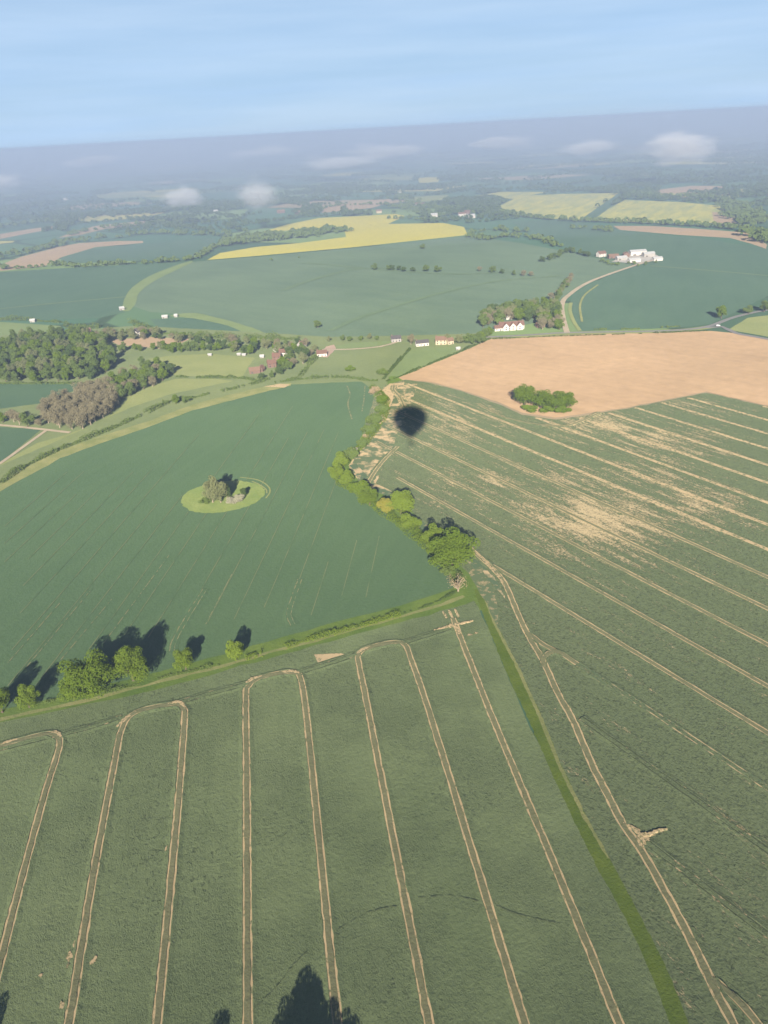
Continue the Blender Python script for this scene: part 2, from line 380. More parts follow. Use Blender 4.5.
field('pasture', [(148, 359), (172, 356), (210, 354), (255, 358), (248, 367), (242, 378), (215, 377), (176, 376), (168, 370)], m_past, 'sunlit pale pasture below the village trees')
field('pasture', [(248, 383), (215, 379), (176, 379), (150, 387), (130, 396), (118, 411), (95, 425), (60, 437), (38, 443), (0, 464), (-60, 495), (-60, 508), (0, 480), (50, 452), (90, 439), (130, 419), (172, 401), (210, 394)], m_past, 'pale curving pasture between the bare wood and the hedge')
field('crop_field', [(-70, 428), (0, 427), (41, 430), (0, 463), (-70, 500)], m_darkcrop, 'small dark green field at left with a tan track round it')
field('pasture', [(300, 376), (310, 366), (325, 355), (352, 350), (400, 344), (408, 349), (392, 369), (380, 378), (352, 377)], m_past3, 'dull green pasture in front of the middle houses')
field('pasture', [(326, 349), (352, 343), (392, 341), (400, 343), (352, 349)], m_past2, 'narrow light green pasture behind the sandy lane')
field('pasture', [(410, 350), (430, 348), (455, 347), (458, 353), (412, 372), (386, 381), (394, 369)], m_past2, 'bright green wedge of pasture beside the bare field')
field('pasture', [(728, 330), (748, 318), (780, 314), (840, 318), (840, 345), (768, 337)], m_past, 'small bright pasture at the right edge beyond the lane')
field('bare_field', [(381, 386), (405, 375), (450, 357), (491, 339), (522, 337), (600, 334), (711, 331), (740, 334), (768, 340), (900, 372), (900, 440), (768, 406), (706, 392), (626, 408), (585, 414), (555, 418), (522, 413), (497, 402), (460, 390), (430, 382), (405, 380)],
      m_bare, 'large bare tan field of tilled soil', 'bare field')
field('hedge_bank', [(360, 380), (395, 376), (410, 384), (405, 420), (390, 450), (400, 500), (450, 535), (490, 570), (500, 610), (450, 610), (420, 570), (370, 520), (330, 490), (320, 460), (350, 430)], m_verge, 'rough grass bank under the big hedge', 'grass')
field('hedge_bank', [(-80, 490), (0, 466), (60, 440), (130, 408), (172, 394), (240, 380), (300, 372), (390, 374), (385, 396), (300, 394), (172, 420), (60, 470), (0, 500), (-80, 550)], m_past3, 'rough grass bank along the top of the deep green field', 'grass')
field('wheat_field', [(-80, 535), (0, 488), (28, 470), (60, 455), (100, 441), (140, 427), (165, 417), (192, 408), (230, 398), (270, 389), (290, 385), (330, 383), (362, 382), (371, 389), (376, 402), (366, 420), (358, 445), (340, 464),
      (350, 484), (375, 505), (400, 525), (425, 545), (446, 568), (455, 592), (440, 600), (320, 632), (240, 656), (160, 678), (65, 703), (0, 716), (-120, 745)], m_wheatC, 'deep green wheat field around the small tree island', 'wheat field')
field('wheat_field', [(374, 398), (384, 386), (405, 380), (430, 383), (460, 391), (497, 404), (522, 415), (555, 420), (585, 416), (626, 409), (706, 393), (768, 407), (900, 442), (1100, 700), (1300, 1560), (912, 1560), (780, 1250), (676, 1024), (606, 870), (536, 724), (493, 628), (478, 590), (470, 575),
      (455, 560), (420, 520), (392, 492), (352, 470)], m_wheatB, 'patchy green wheat field scored by tan wheel tracks on the right', 'wheat field')
field('wheat_field', [(-150, 752), (0, 716), (160, 682), (330, 640), (430, 614), (474, 600), (486, 625), (535, 740), (607, 870), (678, 1030), (780, 1250), (912, 1560), (-400, 1560)], m_wheatA, 'grey green wheat field with looping wheel tracks in the foreground', 'wheat field')
# verges and strips between them
field('grass_strip', [(-120, 742), (0, 711), (65, 696), (160, 672), (240, 650), (320, 627), (400, 606), (440, 594), (470, 583), (482, 591), (478, 600), (440, 612), (330, 642), (240, 667), (160, 690), (0, 723), (-120, 755)], m_verge, 'grass verge along the hedge of scattered trees', 'grass')
field('dry_path', [(-120, 750), (0, 719), (80, 701), (160, 681), (240, 660), (330, 635), (400, 616), (440, 604), (463, 596), (464, 598), (440, 607), (330, 638), (240, 663), (160, 684), (80, 704), (0, 722), (-120, 753)], m_verge_pale, 'dry straw coloured path along the grass verge', 'path')
field('grass_strip', [(474, 590), (482, 590), (498, 628), (520, 670), (543, 720), (563, 770), (588, 820), (615, 870), (642, 920), (667, 970), (688, 1024), (790, 1250), (922, 1560), (896, 1560), (766, 1250), (668, 1020), (649, 970), (626, 920), (598, 870), (573, 820), (550, 770), (528, 720), (505, 670), (484, 618)], m_strip, 'dark green grass strip running down between the two wheat fields', 'grass', jit=.12, step=1.5)
field('dry_path', [(480, 590), (482, 590), (498, 628), (520, 670), (543, 720), (563, 770), (588, 820), (610, 860), (607, 859), (584, 820), (559, 770), (539, 720), (517, 670), (495, 628)], m_verge_pale, 'pale dry edge of the dark grass strip', 'path', jit=.12, step=1.5)
field('grass_strip', [(0, 484), (27, 467), (60, 451), (100, 437), (150, 421), (192, 405), (230, 395), (270, 386), (291, 383), (291, 386), (270, 391), (192, 411), (150, 427), (100, 444), (60, 459), (0, 492), (-70, 528), (-70, 522)], m_verge_pale, 'pale grass margin along the top of the deep green field', 'grass')
field('bare_margin', [(354, 470), (360, 460), (376, 440), (391, 415), (394, 398), (402, 391), (404, 383), (390, 384), (379, 393), (383, 408), (378, 430), (355, 455), (349, 466)], m_soil, 'bare tan headland along the hedge below the balloon shadow', 'bare ground')
field('bare_margin', [(349, 468), (362, 448), (385, 420), (398, 386), (418, 384), (410, 405), (401, 425), (392, 450), (382, 470), (372, 492), (360, 484)], soil_mat('ragged_top', TAN, TAN2, (.09, .12, .058), .47, .10), 'mottled tan headland around the balloon shadow', 'bare ground')
field('bare_margin', [(349, 466), (356, 464), (372, 482), (392, 492), (415, 516), (440, 536), (470, 556), (500, 575), (515, 600), (508, 602), (490, 582), (466, 562), (436, 541), (410, 522), (388, 497), (366, 488)], soil_mat('ragged_headland', TAN, TAN2, (.072, .108, .055), .47, .12), 'ragged bare strip beside the hedge of big trees', 'bare ground')
field('bare_margin', [(468, 572), (480, 567), (491, 585), (498, 612), (498, 630), (487, 604)], soil_mat('ragged_corner', (.30, .24, .13), (.24, .20, .11), (.085, .115, .055), .43, .35), 'ragged bare corner beside the pale leafless tree', 'bare ground')
field('bare_margin', [(314, 656), (317, 663), (344, 655), (340, 653)], m_soil, 'triangle of bare soil beside the headland wheel tracks', 'bare ground')
e_px = [(181, 502), (186, 494), (200, 487), (218, 483), (236, 481), (254, 484), (265, 490), (263, 497), (252, 505), (232, 511), (209, 514), (190, 511)]
field('grass_island', e_px, field_mat('island_grass', (.165, .200, .062), (.120, .165, .048), .09, None, fine=.5), 'oval patch of pale grass in the deep green field', 'grass', True, step=2)
field('farm_yard', [(612, 262), (625, 254), (650, 252), (664, 259), (640, 264)], plain('concrete_yard', (.48, .45, .40), .9, .3, .05), 'pale concrete yard of the distant farm', 'yard')
field('bare_margin', [(264, 387), (280, 384), (290, 385), (284, 388)], m_soil, 'small bare patch at the top of the deep green field', 'bare ground')
field('bare_margin', [(316, 357), (326, 347), (334, 345), (336, 349), (328, 358)], plain('pink_yard', (.45, .32, .24), .9, .3, .05), 'pinkish yard beside the house at the end of the sandy lane', 'yard')

# ------------------------------------------------------------------ roads, lanes
def strip(name, px, width, mat, label, cat, step=10.0, jit=0.0, curve=True):
    w = np.array([G(*p) for p in px])
    w = smooth_line(w, step) if curve else w
    _layer[0] += .002
    o = sweep(name, w, [(-width/2, 0), (width/2, 0)], [mat], [0], _layer[0], jit, len(px))
    return struct(o, label, cat)
m_fg = field_mat('thin_crop_line', (.085, .125, .066), (.072, .108, .058), .03, None, fine=.3)
m_lane = plain('sandy_lane', (.44, .36, .25), .95, .25, .1)
strip('verge', [(486, 338), (535, 335.5), (567, 333.5), (652, 332), (690, 330), (711, 327)], 11, m_past, 'grass verges along the country lane', 'grass')
strip('lane', [(486, 337.5), (535, 335), (567, 333), (652, 331.5), (690, 329.5), (711, 326), (736, 317), (775, 309), (840, 302)], 5.5, m_road, 'grey country lane along the top of the bare field', 'road')
strip('lane', [(706, 328), (722, 327), (736, 333.5), (768, 339.5), (900, 366)], 5.5, m_road, 'grey lane branching right around the small pasture', 'road')
strip('lane', [(567, 333), (563, 318), (562, 305), (568, 296), (592, 281), (640, 264), (660, 259)], 6, m_lane, 'pale farm track winding up to the distant farm', 'track')
strip('lane', [(580, 331), (574, 322), (570, 311), (571, 303)], 4, m_past, 'pale grassy line beside the farm track', 'track')
strip('lane', [(582, 322), (580, 306), (585, 295), (598, 285)], 2.6, m_verge_pale, 'pale wheel line curving through the broad green field', 'track')
strip('lane', [(322, 350), (352, 349.5), (380, 347), (396, 342.5), (402, 340)], 4, m_lane, 'sandy lane to the middle houses', 'track')
strip('lane', [(-40, 424), (0, 425.5), (40, 429.5), (70, 433)], 3.5, m_lane, 'tan track along the top of the small dark field', 'track')
strip('lane', [(46, 431), (28, 444), (0, 464), (-40, 490)], 3.0, m_lane, 'tan track along the right side of the small dark field', 'track')
strip('lane', [(283, 291), (300, 284), (330, 275), (359, 269), (400, 268)], 9, m_fg, 'faint pale line climbing across the huge green field', 'track')
strip('lane', [(299, 263), (330, 265), (359, 268), (450, 274), (512, 272)], 7, m_fg, 'faint pale grassy line across the far green field', 'track')
strip('lane', [(330, 331), (360, 318), (410, 302), (450, 291), (500, 281), (560, 276)], 8, m_fg, 'faint pale line rising right through the huge green field', 'track')
strip('lane', [(650, 266), (700, 270), (768, 276), (840, 284)], 7, m_fg, 'faint pale line across the broad green field on the right', 'track')
strip('lane', [(0, 309), (60, 303), (126, 297)], 8, m_fg, 'faint pale line across the wide field at left', 'track')

# ------------------------------------------------------------------ wheel tracks
PROF = [(-4.2, -.35), (-1.66, .24), (-1.58, .03), (-.96, .03), (-.88, .20), (.88, .20), (.96, .03), (1.58, .03), (1.66, .24), (4.2, -.35)]
PROF_S = [(-2.3, -.35)]+PROF[1:-1]+[(2.3, -.35)]
def tram(px, label, mats=None, crop=None, name='wheel_track', k=.85, relief=1.0, jit=.11, step=2.0, extra=None, curve=True):
    w = np.array([G(*p) for p in px])
    for e, q in ((0, 1), (-1, -2)):          # tracks that leave the picture run on to the field's end
        if px[e][1] > 1050:
            d = w[e]-w[q]; d = w[e]+d/np.linalg.norm(d)*70
            w = np.vstack([d, w]) if e == 0 else np.vstack([w, d])
    w = smooth_line(w, step) if curve else w
    _layer[0] += .001
    prof = [(a*k, b*relief if b > 0 else b) for a, b in (PROF_S if extra else PROF)]
    soil, mid = mats or (m_soil, m_mid)
    o = sweep(name, w, prof, [crop or m_wheatA, soil, mid], [0, 0, 1, 2, 2, 2, 1, 0, 0], _layer[0]+.01, jit, len(px)+int(px[0][0]))
    return struct(o, label, 'track')
tram([(-70, 800), (-40, 762), (0, 747), (28, 739), (48, 735), (58, 738), (60, 746), (53, 770), (42, 806), (8, 935), (-30, 1090)], 'looping tan wheel tracks at the left edge')
tram([(45, 1120), (70, 1020), (93, 880), (117, 752), (121, 733), (128, 719), (142, 711), (165, 706), (178, 705), (184, 710), (184.5, 724), (177, 820), (158, 1020), (148, 1120)], 'tan wheel tracks forming the second loop from the left')
tram([(249, 1120), (248, 1003), (247, 800), (246, 700), (248, 688), (256, 680.5), (270, 676), (288, 673), (297, 674), (301, 681), (307, 720), (333, 980), (346, 1120)], 'tan wheel tracks forming the long narrow middle loop')
tram([(446, 1120), (428, 1020), (370, 720), (359, 665), (358, 657), (363, 651), (378, 646), (396, 643), (405, 646), (411, 660), (433, 725), (523, 1020), (553, 1120)], 'tan wheel tracks forming the loop left of the single line')
tram([(453, 619), (458, 632), (493, 720), (560, 880), (617, 1020), (658, 1120)], 'single straight pair of wheel tracks beside the grass strip')
HEAD = (m_soil_dark, m_wheatA)
tram([(-60, 766), (0, 750), (60, 735)], 'dark headland tracks at the left edge', HEAD, relief=.6)
tram([(60, 736), (90, 728), (122, 718)], 'dark headland tracks between the first two loops', HEAD, relief=.6)
tram([(180, 703), (215, 693), (250, 684)], 'dark headland tracks between second and middle loop', HEAD, relief=.6)
tram([(298, 674), (330, 664), (360, 654)], 'dark headland tracks beyond the middle loop', HEAD, relief=.6)
tram([(402, 644), (425, 637), (450, 629)], 'dark headland tracks leading to the single line', HEAD, relief=.6)
def smear(px, width, label, mat=None):
    w = smooth_line([G(*p) for p in px], .5); n = len(w); r = np.random.default_rng(len(px)*31+int(px[0][0])); _layer[0] += .001
    tan = np.gradient(w, axis=0); tan /= np.linalg.norm(tan, axis=1)[:, None]+1e-9; nor = np.stack([tan[:, 1], -tan[:, 0]], 1)
    V, Fc = [], []
    for a in range(n):
        t_ = math.sin(math.pi*(a+.5)/n)**.5; l_, r2 = (width*.42*t_*r.uniform(.45, 1.3) for _ in (0, 1))
        for off, h in ((-l_-.35, -.3), (-l_, .22), (r2, .22), (r2+.35, -.3)): V.append((*(w[a]+nor[a]*off), _layer[0]+h))
    for a in range(n-1):
        for b in range(3): Fc.append([a*4+b, a*4+b+1, a*4+b+5, a*4+b+4])
    struct(mesh_obj('worn_soil', V, Fc, mat or m_worn), label, 'bare ground')
smear([(434, 631), (446, 628), (456, 625.5), (473, 621.5)], 1.8, 'crossbar of worn soil on top of the single line')
smear([(450, 625), (456, 629), (461, 637)], 2.2, 'worn soil where the single line meets its crossbar')
for i, (a, b) in enumerate([((443, 612), (447, 619)), ((449, 611), (453, 619)), ((455, 610), (459, 618))]):
    smear([a, ((a[0]+b[0])/2, (a[1]+b[1])/2), b], 1.1, ['left', 'middle', 'right'][i]+' one of three short bare scratches near the field corner')
smear([(117, 728), (121, 724), (131, 716), (140, 712)], 2.0, 'worn soil where the second loop turns')
smear([(168, 705), (180, 703), (186, 710)], 1.8, 'worn soil on the right shoulder of the second loop')
smear([(246, 684), (252, 680), (262, 677)], 2.0, 'worn soil where the middle loop turns')
smear([(282, 673), (292, 672), (300, 674)], 2.0, 'worn soil on the right shoulder of the middle loop')
smear([(357, 655), (362, 651), (370, 648)], 1.8, 'worn soil where the fourth loop turns')
smear([(48, 735), (56, 733), (62, 738)], 1.8, 'worn soil on the shoulder of the first loop')
smear([(0, 746), (8, 743), (18, 740)], 1.5, 'worn soil near the left picture edge')

def spot(x, y, r_, label, el=1.6, seed=1):
    c = np.array(G(x, y)); r = np.random.default_rng(seed); n = 26; rr = r_*(1+.45*np.convolve(r.normal(0, 1, n+4), np.ones(3)/3, 'same')[2:-2]); a = np.linspace(0, 2*math.pi, n, endpoint=False)
    _layer[0] += .001
    struct(mesh_obj('bare_spot', [(c[0]+rr[i]*math.cos(a[i]), c[1]+el*rr[i]*math.sin(a[i]), _layer[0]+.05) for i in range(n)], [list(range(n))], m_worn), label, 'bare ground')
for i, (x, y, r_, el, lab) in enumerate([(76, 943, .55, 2.2, 'upper bare spot on the left side of the second loop'), (70, 958, .8, 1.8, 'large ragged bare spot on the left side of the second loop'), (68, 967, .45, 1.2, 'lower bare spot on the left side of the second loop'),
        (94, 962, .6, 1.8, 'bare spot right of the second loop'), (41, 977, .6, 1.0, 'bare spot alone in the crop left of the second loop'), (85, 936, .4, 1.8, 'tiny bare spot right of the second loop'), (63, 1006, .6, 1.6, 'bare spot at the bottom end of the second loop'),
        (166, 850, .35, 3.0, 'slim bare spot beside the right leg of the second loop'), (470, 636, 1.1, .8, 'bare smudge beside the single line'), (476, 634, .7, 1.0, 'smaller bare smudge beside the single line'), (644, 838, 1.5, .8, 'bare heart of the turning spot'), (652, 835, 1.1, .6, 'right bare blot of the turning spot'), (660, 832, .8, .6, 'outermost bare blot of the turning spot'), (636, 832, .9, 1.0, 'upper bare blot of the turning spot')]):
    spot(x, y, r_, lab, el, i+3)
for i, (px, lab) in enumerate([([(252, 838), (262, 833), (270, 834), (281, 838), (292, 829), (304, 823)], 'thin dark trodden line wandering across the middle loop'), ([(338, 931), (352, 922), (370, 913), (386, 909), (398, 907)], 'thin dark trodden line between the loops at bottom centre'),
        ([(256, 1008), (275, 990), (292, 968), (308, 952)], 'thin dark trodden line near the tall tree shadow'), ([(418, 899), (450, 897), (490, 905), (520, 916), (560, 925)], 'long thin dark trodden line under the single line')]):
    strip('trodden_line', px, .13, m_trod, lab, 'track', .8, .12)
# the right-hand field: main track and the oblique lines
B_M = (m_soil, m_mid); B_BR = (m_soil_broken, m_wheatB); B_FA = (m_soil_faint, m_wheatB); B_DK = (m_soil_dark, m_wheatB)
tram([(470, 549), (480, 558), (494, 571), (505, 585), (518, 615), (528, 636), (543, 662), (557, 693), (573, 722), (592, 766), (608, 797), (623, 826), (640, 850), (662, 888), (692, 944), (714, 990), (732, 1024), (770, 1110)],
     'main pair of wheel tracks running down the right-hand field', B_M, m_wheatB, k=.9)
smear([(472, 551), (484, 561), (497, 575), (505, 588)], 2.2, 'wide worn start of the main wheel tracks beside the big tree')
tram([(528, 634), (541, 644), (553, 651), (562, 655), (568, 659), (577, 665)], 'short oblique track joining the main tracks', B_M, m_wheatB, extra=True)
tram([(543, 668), (544, 660), (549, 654), (557, 652), (565, 656)], 'small curved wheel track linking main and oblique tracks', B_M, m_wheatB, k=.8, extra=True)
smear([(623, 824), (632, 830), (640, 836), (650, 835), (656, 832), (667, 830)], 1.2, 'worn soil at the turning spot on the main tracks')
smear([(640, 848), (639, 838), (646, 834)], 1.6, 'short worn link at the turning spot on the main tracks')
smear([(628, 826), (637, 832), (644, 843), (643, 848)], 1.3, 'worn soil patch in the turning spot')
tram([(712, 980), (735, 1000), (755, 1022), (790, 1070)], 'branch of wheel tracks leaving the main pair at bottom right', B_M, m_wheatB, k=.7, extra=True)
def obl(p, q, label, mats, k=.8, ext=70, relief=.6):
    a, b = np.array(G(*p)), np.array(G(*q)); d = (b-a)/np.linalg.norm(b-a)
    if ext: a = a-d*ext
    n = max(6, int(np.linalg.norm(b-a)/3)); w = np.linspace(a, b, n)
    _layer[0] += .001
    o = sweep('wheel_track', w, [(u*k, v*relief if v > 0 else v) for u, v in PROF], [m_wheatB, mats[0], mats[1]], [0, 0, 1, 2, 2, 2, 1, 0, 0], _layer[0]+.01, .10, int(p[1]))
    struct(o, label, 'track')
obl((768, 937), (646, 843), 'dark pressed tracks below the turning spot ending in tan', B_DK)
obl((768, 852), (581, 719), 'dark broken tracks between the turning spot and the long tan lines', B_DK)
obl((768, 790), (640, 705), 'broken tan tracks continuing the short oblique track', B_BR)
obl((641, 706), (577, 665), 'faint dotted tracks beyond the short oblique track', B_FA, ext=0)
obl((768, 734.5), (492, 566), 'lowest of the long tan tracks fanning from the big tree', B_M)
obl((768, 687.6), (397, 478), 'second long tan track from the bottom of the fan', B_M)
# further lines, one tram width apart, parallel to these
a0 = np.array(G(768, 687.6)); a1 = np.array(G(397, 478)); dd = (a1-a0)/np.linalg.norm(a1-a0); nn = np.array([-dd[1], dd[0]])
if nn @ np.array([1, 1]) < 0: nn = -nn
a2 = np.array(G(768, 646)); wid = abs((a2-a0) @ nn)
LEFT = np.array([G(*p) for p in [(352, 470), (376, 440), (391, 415), (396, 398), (405, 384), (430, 384), (460, 392), (497, 405), (522, 416), (555, 421), (585, 417), (626, 410), (706, 394), (768, 408), (900, 443), (1100, 700), (1100, 1000), (700, 1000)]])
for k in range(1, 13):
    o_ = a0+nn*wid*k
    s = [t for t in np.arange(-200, 700, 2.0) if inside(o_+dd*t, LEFT)]
    if len(s) < 20: continue
    lo, hi = max(min(s), -90), max(s)
    w = np.array([o_+dd*t for t in np.linspace(lo, hi, int((hi-lo)/4))])
    _layer[0] += .001
    far = k > 3
    o = sweep('wheel_track', w, [(u*(.84+.018*k), v*.5 if v > 0 else v) for u, v in PROF_S], [m_wheatB, m_soil if k < 9 else m_soil_bright, m_mid if k < 4 else m_soil_bright], [0, 0, 1, 2, 2, 2, 1, 0, 0], _layer[0]+.01, .12, k)
    words = ['third', 'fourth', 'fifth', 'sixth', 'seventh', 'eighth', 'ninth', 'tenth', 'eleventh', 'twelfth', 'thirteenth', 'fourteenth']
    struct(o, words[k-1]+' long tan track from the bottom of the fan', 'track')
tram([(398, 447), (384, 461), (374, 474), (367, 486)], 'short wheel tracks along the bare headland', B_M, m_wheatB, k=.9)
tram([(404, 407), (400, 398), (394, 391), (394, 386)], 'wheel tracks bending above the balloon shadow', B_M, m_wheatB)
tram([(478, 404), (488, 410), (505, 418), (530, 424), (560, 427), (580, 422), (600, 413)], 'wheel tracks curving below the clump of trees in the bare field', B_M, m_wheatB)
# fine lines in the deep green field
def fine(px, width, label):
    strip('faint_track', px, width, m_faintC, label, 'track', 4)
for i, (a, b) in enumerate([((26, 669), (92, 590)), ((60, 662), (112, 600)), ((88, 652), (150, 566)), ((104, 644), (170, 555)), ((206, 625), (232, 575)), ((8, 664), (60, 604))]):
    fine([a, ((a[0]+b[0])/2, (a[1]+b[1])/2), b], .45, 'thin faint tan line %s in the deep green field' % ['left of the large oaks', 'just left of the large oaks', 'rising from the large oaks', 'beside the oak shadow', 'above the narrow upright tree', 'near the left edge'][i])
tram([(172, 652), (174, 643), (184, 624), (205, 590)], 'faint curved wheel tracks beyond the two large oaks', (m_faintC, m_wheatC), m_wheatC, k=.8, relief=.3)
tram([(293, 626), (289, 615), (293, 600), (300, 580)], 'faint curved line near the low hedge', (m_faintC, m_wheatC), m_wheatC, k=.8, relief=.3)
ISLE = np.array([G(*p) for p in e_px]); CP = np.array([G(*p) for p in [(0, 500), (100, 455), (192, 420), (270, 398), (360, 394), (352, 440), (335, 478), (380, 530), (430, 580), (320, 618), (240, 640), (130, 655), (30, 690), (0, 700)]])
c0, c1 = np.array(G(88, 652)), np.array(G(150, 566)); cu = (c1-c0)/np.linalg.norm(c1-c0); cn = np.array([-cu[1], cu[0]]); rc = random.Random(8)
places = ['far left', 'left', 'left centre', 'centre', 'right centre', 'right']
for k in range(-9, 14):
    ts = [t for t in np.arange(-300, 600, 4.0) if inside(c0-cn*11.9*k+cu*t, CP)]
    if len(ts) < 15: continue
    lo = ts[0]+(ts[-1]-ts[0])*rc.uniform(0, .12); hi = lo+(ts[-1]-lo)*rc.uniform(.35, .95)
    w = [c0-cn*11.9*k+cu*t for t in np.arange(lo, hi, 3.0)]; _layer[0] += .001; runs = [[]]
    for q in w:
        if inside(q, ISLE): runs.append([])
        else: runs[-1].append(q)
    for w in runs:
      if len(w) > 4: struct(sweep('faint_track', w, [(-.24, 0), (.24, 0)], [m_faintD], [0], _layer[0], .04, k+20), 'hair thin drill line in the deep green field', 'track')
strip('faint_track', [(240, 478), (255, 480), (263, 483), (269, 488), (270, 493), (266, 499)], 1.0, m_past, 'outer pale wheel line curving around the grass island', 'track', 1.0)
strip('faint_track', [(252, 482), (259, 485), (266, 490), (267, 494)], .9, m_past, 'inner pale wheel line curving around the grass island', 'track', 1.0)
fine([(347, 386), (350, 395), (348, 405), (352, 420)], 1.2, 'pale wavy wheel line near the top corner of the green field')
fine([(365, 386), (364, 400), (362, 412)], 1.0, 'pale straight wheel line near the top corner of the green field')

# ------------------------------------------------------------------ foliage
L_FRESH = leaf_mat('leaf_fresh', (.085, .140, .014), (.150, .205, .026))
L_YEL = leaf_mat('leaf_yellow_green', (.110, .170, .018), (.190, .250, .036))
L_MID = leaf_mat('leaf_green', (.085, .132, .032), (.155, .205, .055))
L_DARK = leaf_mat('leaf_dark', (.055, .092, .028), (.100, .140, .042))
L_BARE = leaf_mat('twig_pinkish', (.165, .150, .090), (.27, .24, .145), .15)
L_PALE = leaf_mat('leaf_pale_willow', (.13, .155, .065), (.22, .23, .11), .2)
L_BLOS = leaf_mat('blossom', (.22, .22, .13), (.42, .40, .31), .2)
L_TAN = leaf_mat('twig_tan', (.26, .20, .12), (.36, .28, .17), .15)
L_GOLD = leaf_mat('leaf_golden', (.19, .19, .03), (.27, .255, .05), .2)
M_BARK = plain('bark', (.13, .10, .07), .95, .4, 2)
M_PALEBARK = plain('pale_bark', (.34, .28, .20), .95, .3, 2)

def quads(pos, nor, size, r, stretch=1.3):
    n = len(pos)
    a = r.normal(size=(n, 3)); u = np.cross(nor, a); u /= np.linalg.norm(u, axis=1)[:, None]+1e-9
    v = np.cross(nor, u); v /= np.linalg.norm(v, axis=1)[:, None]+1e-9
    s = (size*r.uniform(.6, 1.3, n))[:, None]
    V = np.stack([pos-u*s*stretch, pos+v*s*.8+nor*s*.15, pos+u*s*stretch, pos-v*s*.8+nor*s*.15], 1).reshape(-1, 3)
    return V, np.arange(4*n).reshape(n, 4)
def rand_unit(r, n):
    a = r.normal(size=(n, 3)); return a/np.linalg.norm(a, axis=1)[:, None]
def crown_points(seed, n, lobes, shape='round', fill=.25):
    """points of a crown 1 high and about 1 wide, standing on z = 0; lobes give it clumps and gaps"""
    r = np.random.default_rng(seed)
    cs, rs = [], []
    while len(cs) < lobes:
        p = r.uniform(-1, 1, 3)
        if np.linalg.norm(p) > 1: continue
        p *= .55+.6*r.random()
        if shape == 'round': c = np.array([p[0]*.37, p[1]*.37, .52+p[2]*.36]); q = r.uniform(.085, .19)
        elif shape == 'tall':
            z = .14+.8*r.random(); wd = .26*math.sin(math.pi*min(1, (z*.92+.08)))**.6
            c = np.array([p[0]*wd, p[1]*wd, z]); q = r.uniform(.08, .14)
        elif shape == 'spread': c = np.array([p[0]*.44, p[1]*.44, .50+p[2]*.34]); q = r.uniform(.085, .19)
        else: c = np.array([p[0]*.40, p[1]*.40, .38+p[2]*.26]); q = r.uniform(.13, .22)     # bush
        cs.append(c); rs.append(q)
    cs, rs = np.array(cs), np.array(rs)
    idx = r.choice(lobes, n, p=rs**2/np.sum(rs**2))
    d = rand_unit(r, n); d[:, 2] = np.where(r.random(n) < .6, np.abs(d[:, 2]), d[:, 2])
    rr = rs[idx]*np.where(r.random(n) < fill, r.uniform(.3, 1, n), r.uniform(.88, 1.08, n))
    pos = cs[idx]+d*rr[:, None]
    nor = d+r.normal(0, .42, (n, 3)); nor /= np.linalg.norm(nor, axis=1)[:, None]
    pos[:, 2] = np.maximum(pos[:, 2], .02)
    return pos, nor, cs
def tube(pts, radii, sides=7):
    pts = [np.array(p, float) for p in pts]; V, Fc = [], []
    for i, p in enumerate(pts):
        t = pts[min(i+1, len(pts)-1)]-pts[max(i-1, 0)]; t /= np.linalg.norm(t)+1e-9
        a = np.array([1, 0, 0]) if abs(t[0]) < .8 else np.array([0, 1, 0]); u = np.cross(t, a); u /= np.linalg.norm(u); v = np.cross(t, u)
        for k in range(sides):
            an = 2*math.pi*k/sides; V.append(p+radii[i]*(math.cos(an)*u+math.sin(an)*v))
    for i in range(len(pts)-1):
        for k in range(sides):
            a, b = i*sides+k, i*sides+(k+1) % sides; Fc.append([a, b, b+sides, a+sides])
    Fc.append(list(range((len(pts)-1)*sides, len(pts)*sides)))
    return V, Fc
def join(parts):
    V, Fc = [], []
    for v, f in parts:
        o = len(V); V += list(v); Fc += [[i+o for i in q] for q in f]
    return V, Fc
def trunk_geo(seed, cs, thick=.03, limbs=6, top=.62):
    r = random.Random(seed)
    ps = [tube([(0, 0, -.03), (.01, 0, .12), (.0, .012, .3), (-.01, .01, top)], [thick*1.3, thick, thick*.8, thick*.35])]
    order = list(range(len(cs))); r.shuffle(order)
    for i in order[:limbs]:
        c = cs[i]; z = min(max(.14, c[2]*.5), .4)
        ps.append(tube([(0, 0, z), tuple(np.array([0, 0, z])*.45+c*.55+np.array([0, 0, -.03])), tuple(c)], [thick*.55, thick*.34, thick*.12], 5))
    return join(ps)

PROTO = {}
def proto(kind, seed, n, leaf, lobes, shape, mat, bark=None, limbs=6, thick=.03, fill=.25):
    pos, nor, cs = crown_points(seed, n, lobes, shape, fill)
    V, Q = quads(pos, nor, leaf, np.random.default_rng(seed+7))
    me_ = mesh_obj('crown', V, Q, mat); tv, tf = trunk_geo(seed, cs, thick, limbs)
    tk = mesh_obj('trunk', tv, tf, bark or M_BARK)
    PROTO.setdefault(kind, []).append((tk.data, me_.data))
    bpy.data.objects.remove(me_); bpy.data.objects.remove(tk)
for s in range(3): proto('oak_hi', 10+s, 8200, .017, 36, 'round', L_FRESH)
for s in range(2): proto('yel_hi', 20+s, 6800, .018, 30, 'round', L_YEL)
for s in range(2): proto('spread_hi', 30+s, 10500, .0155, 46, 'spread', L_FRESH)
for s in range(2): proto('bush_hi', 40+s, 5000, .024, 18, 'bush', L_YEL, limbs=4)
for s in range(2): proto('tall_hi', 50+s, 7000, .017, 34, 'tall', L_FRESH)
for s in range(4): proto('green', 60+s, 2200, .034, 22, 'round', L_MID)
for s in range(3): proto('fresh', 70+s, 2200, .034, 22, 'round', L_FRESH)
for s in range(3): proto('dark', 80+s, 2200, .034, 20, 'round', L_DARK)
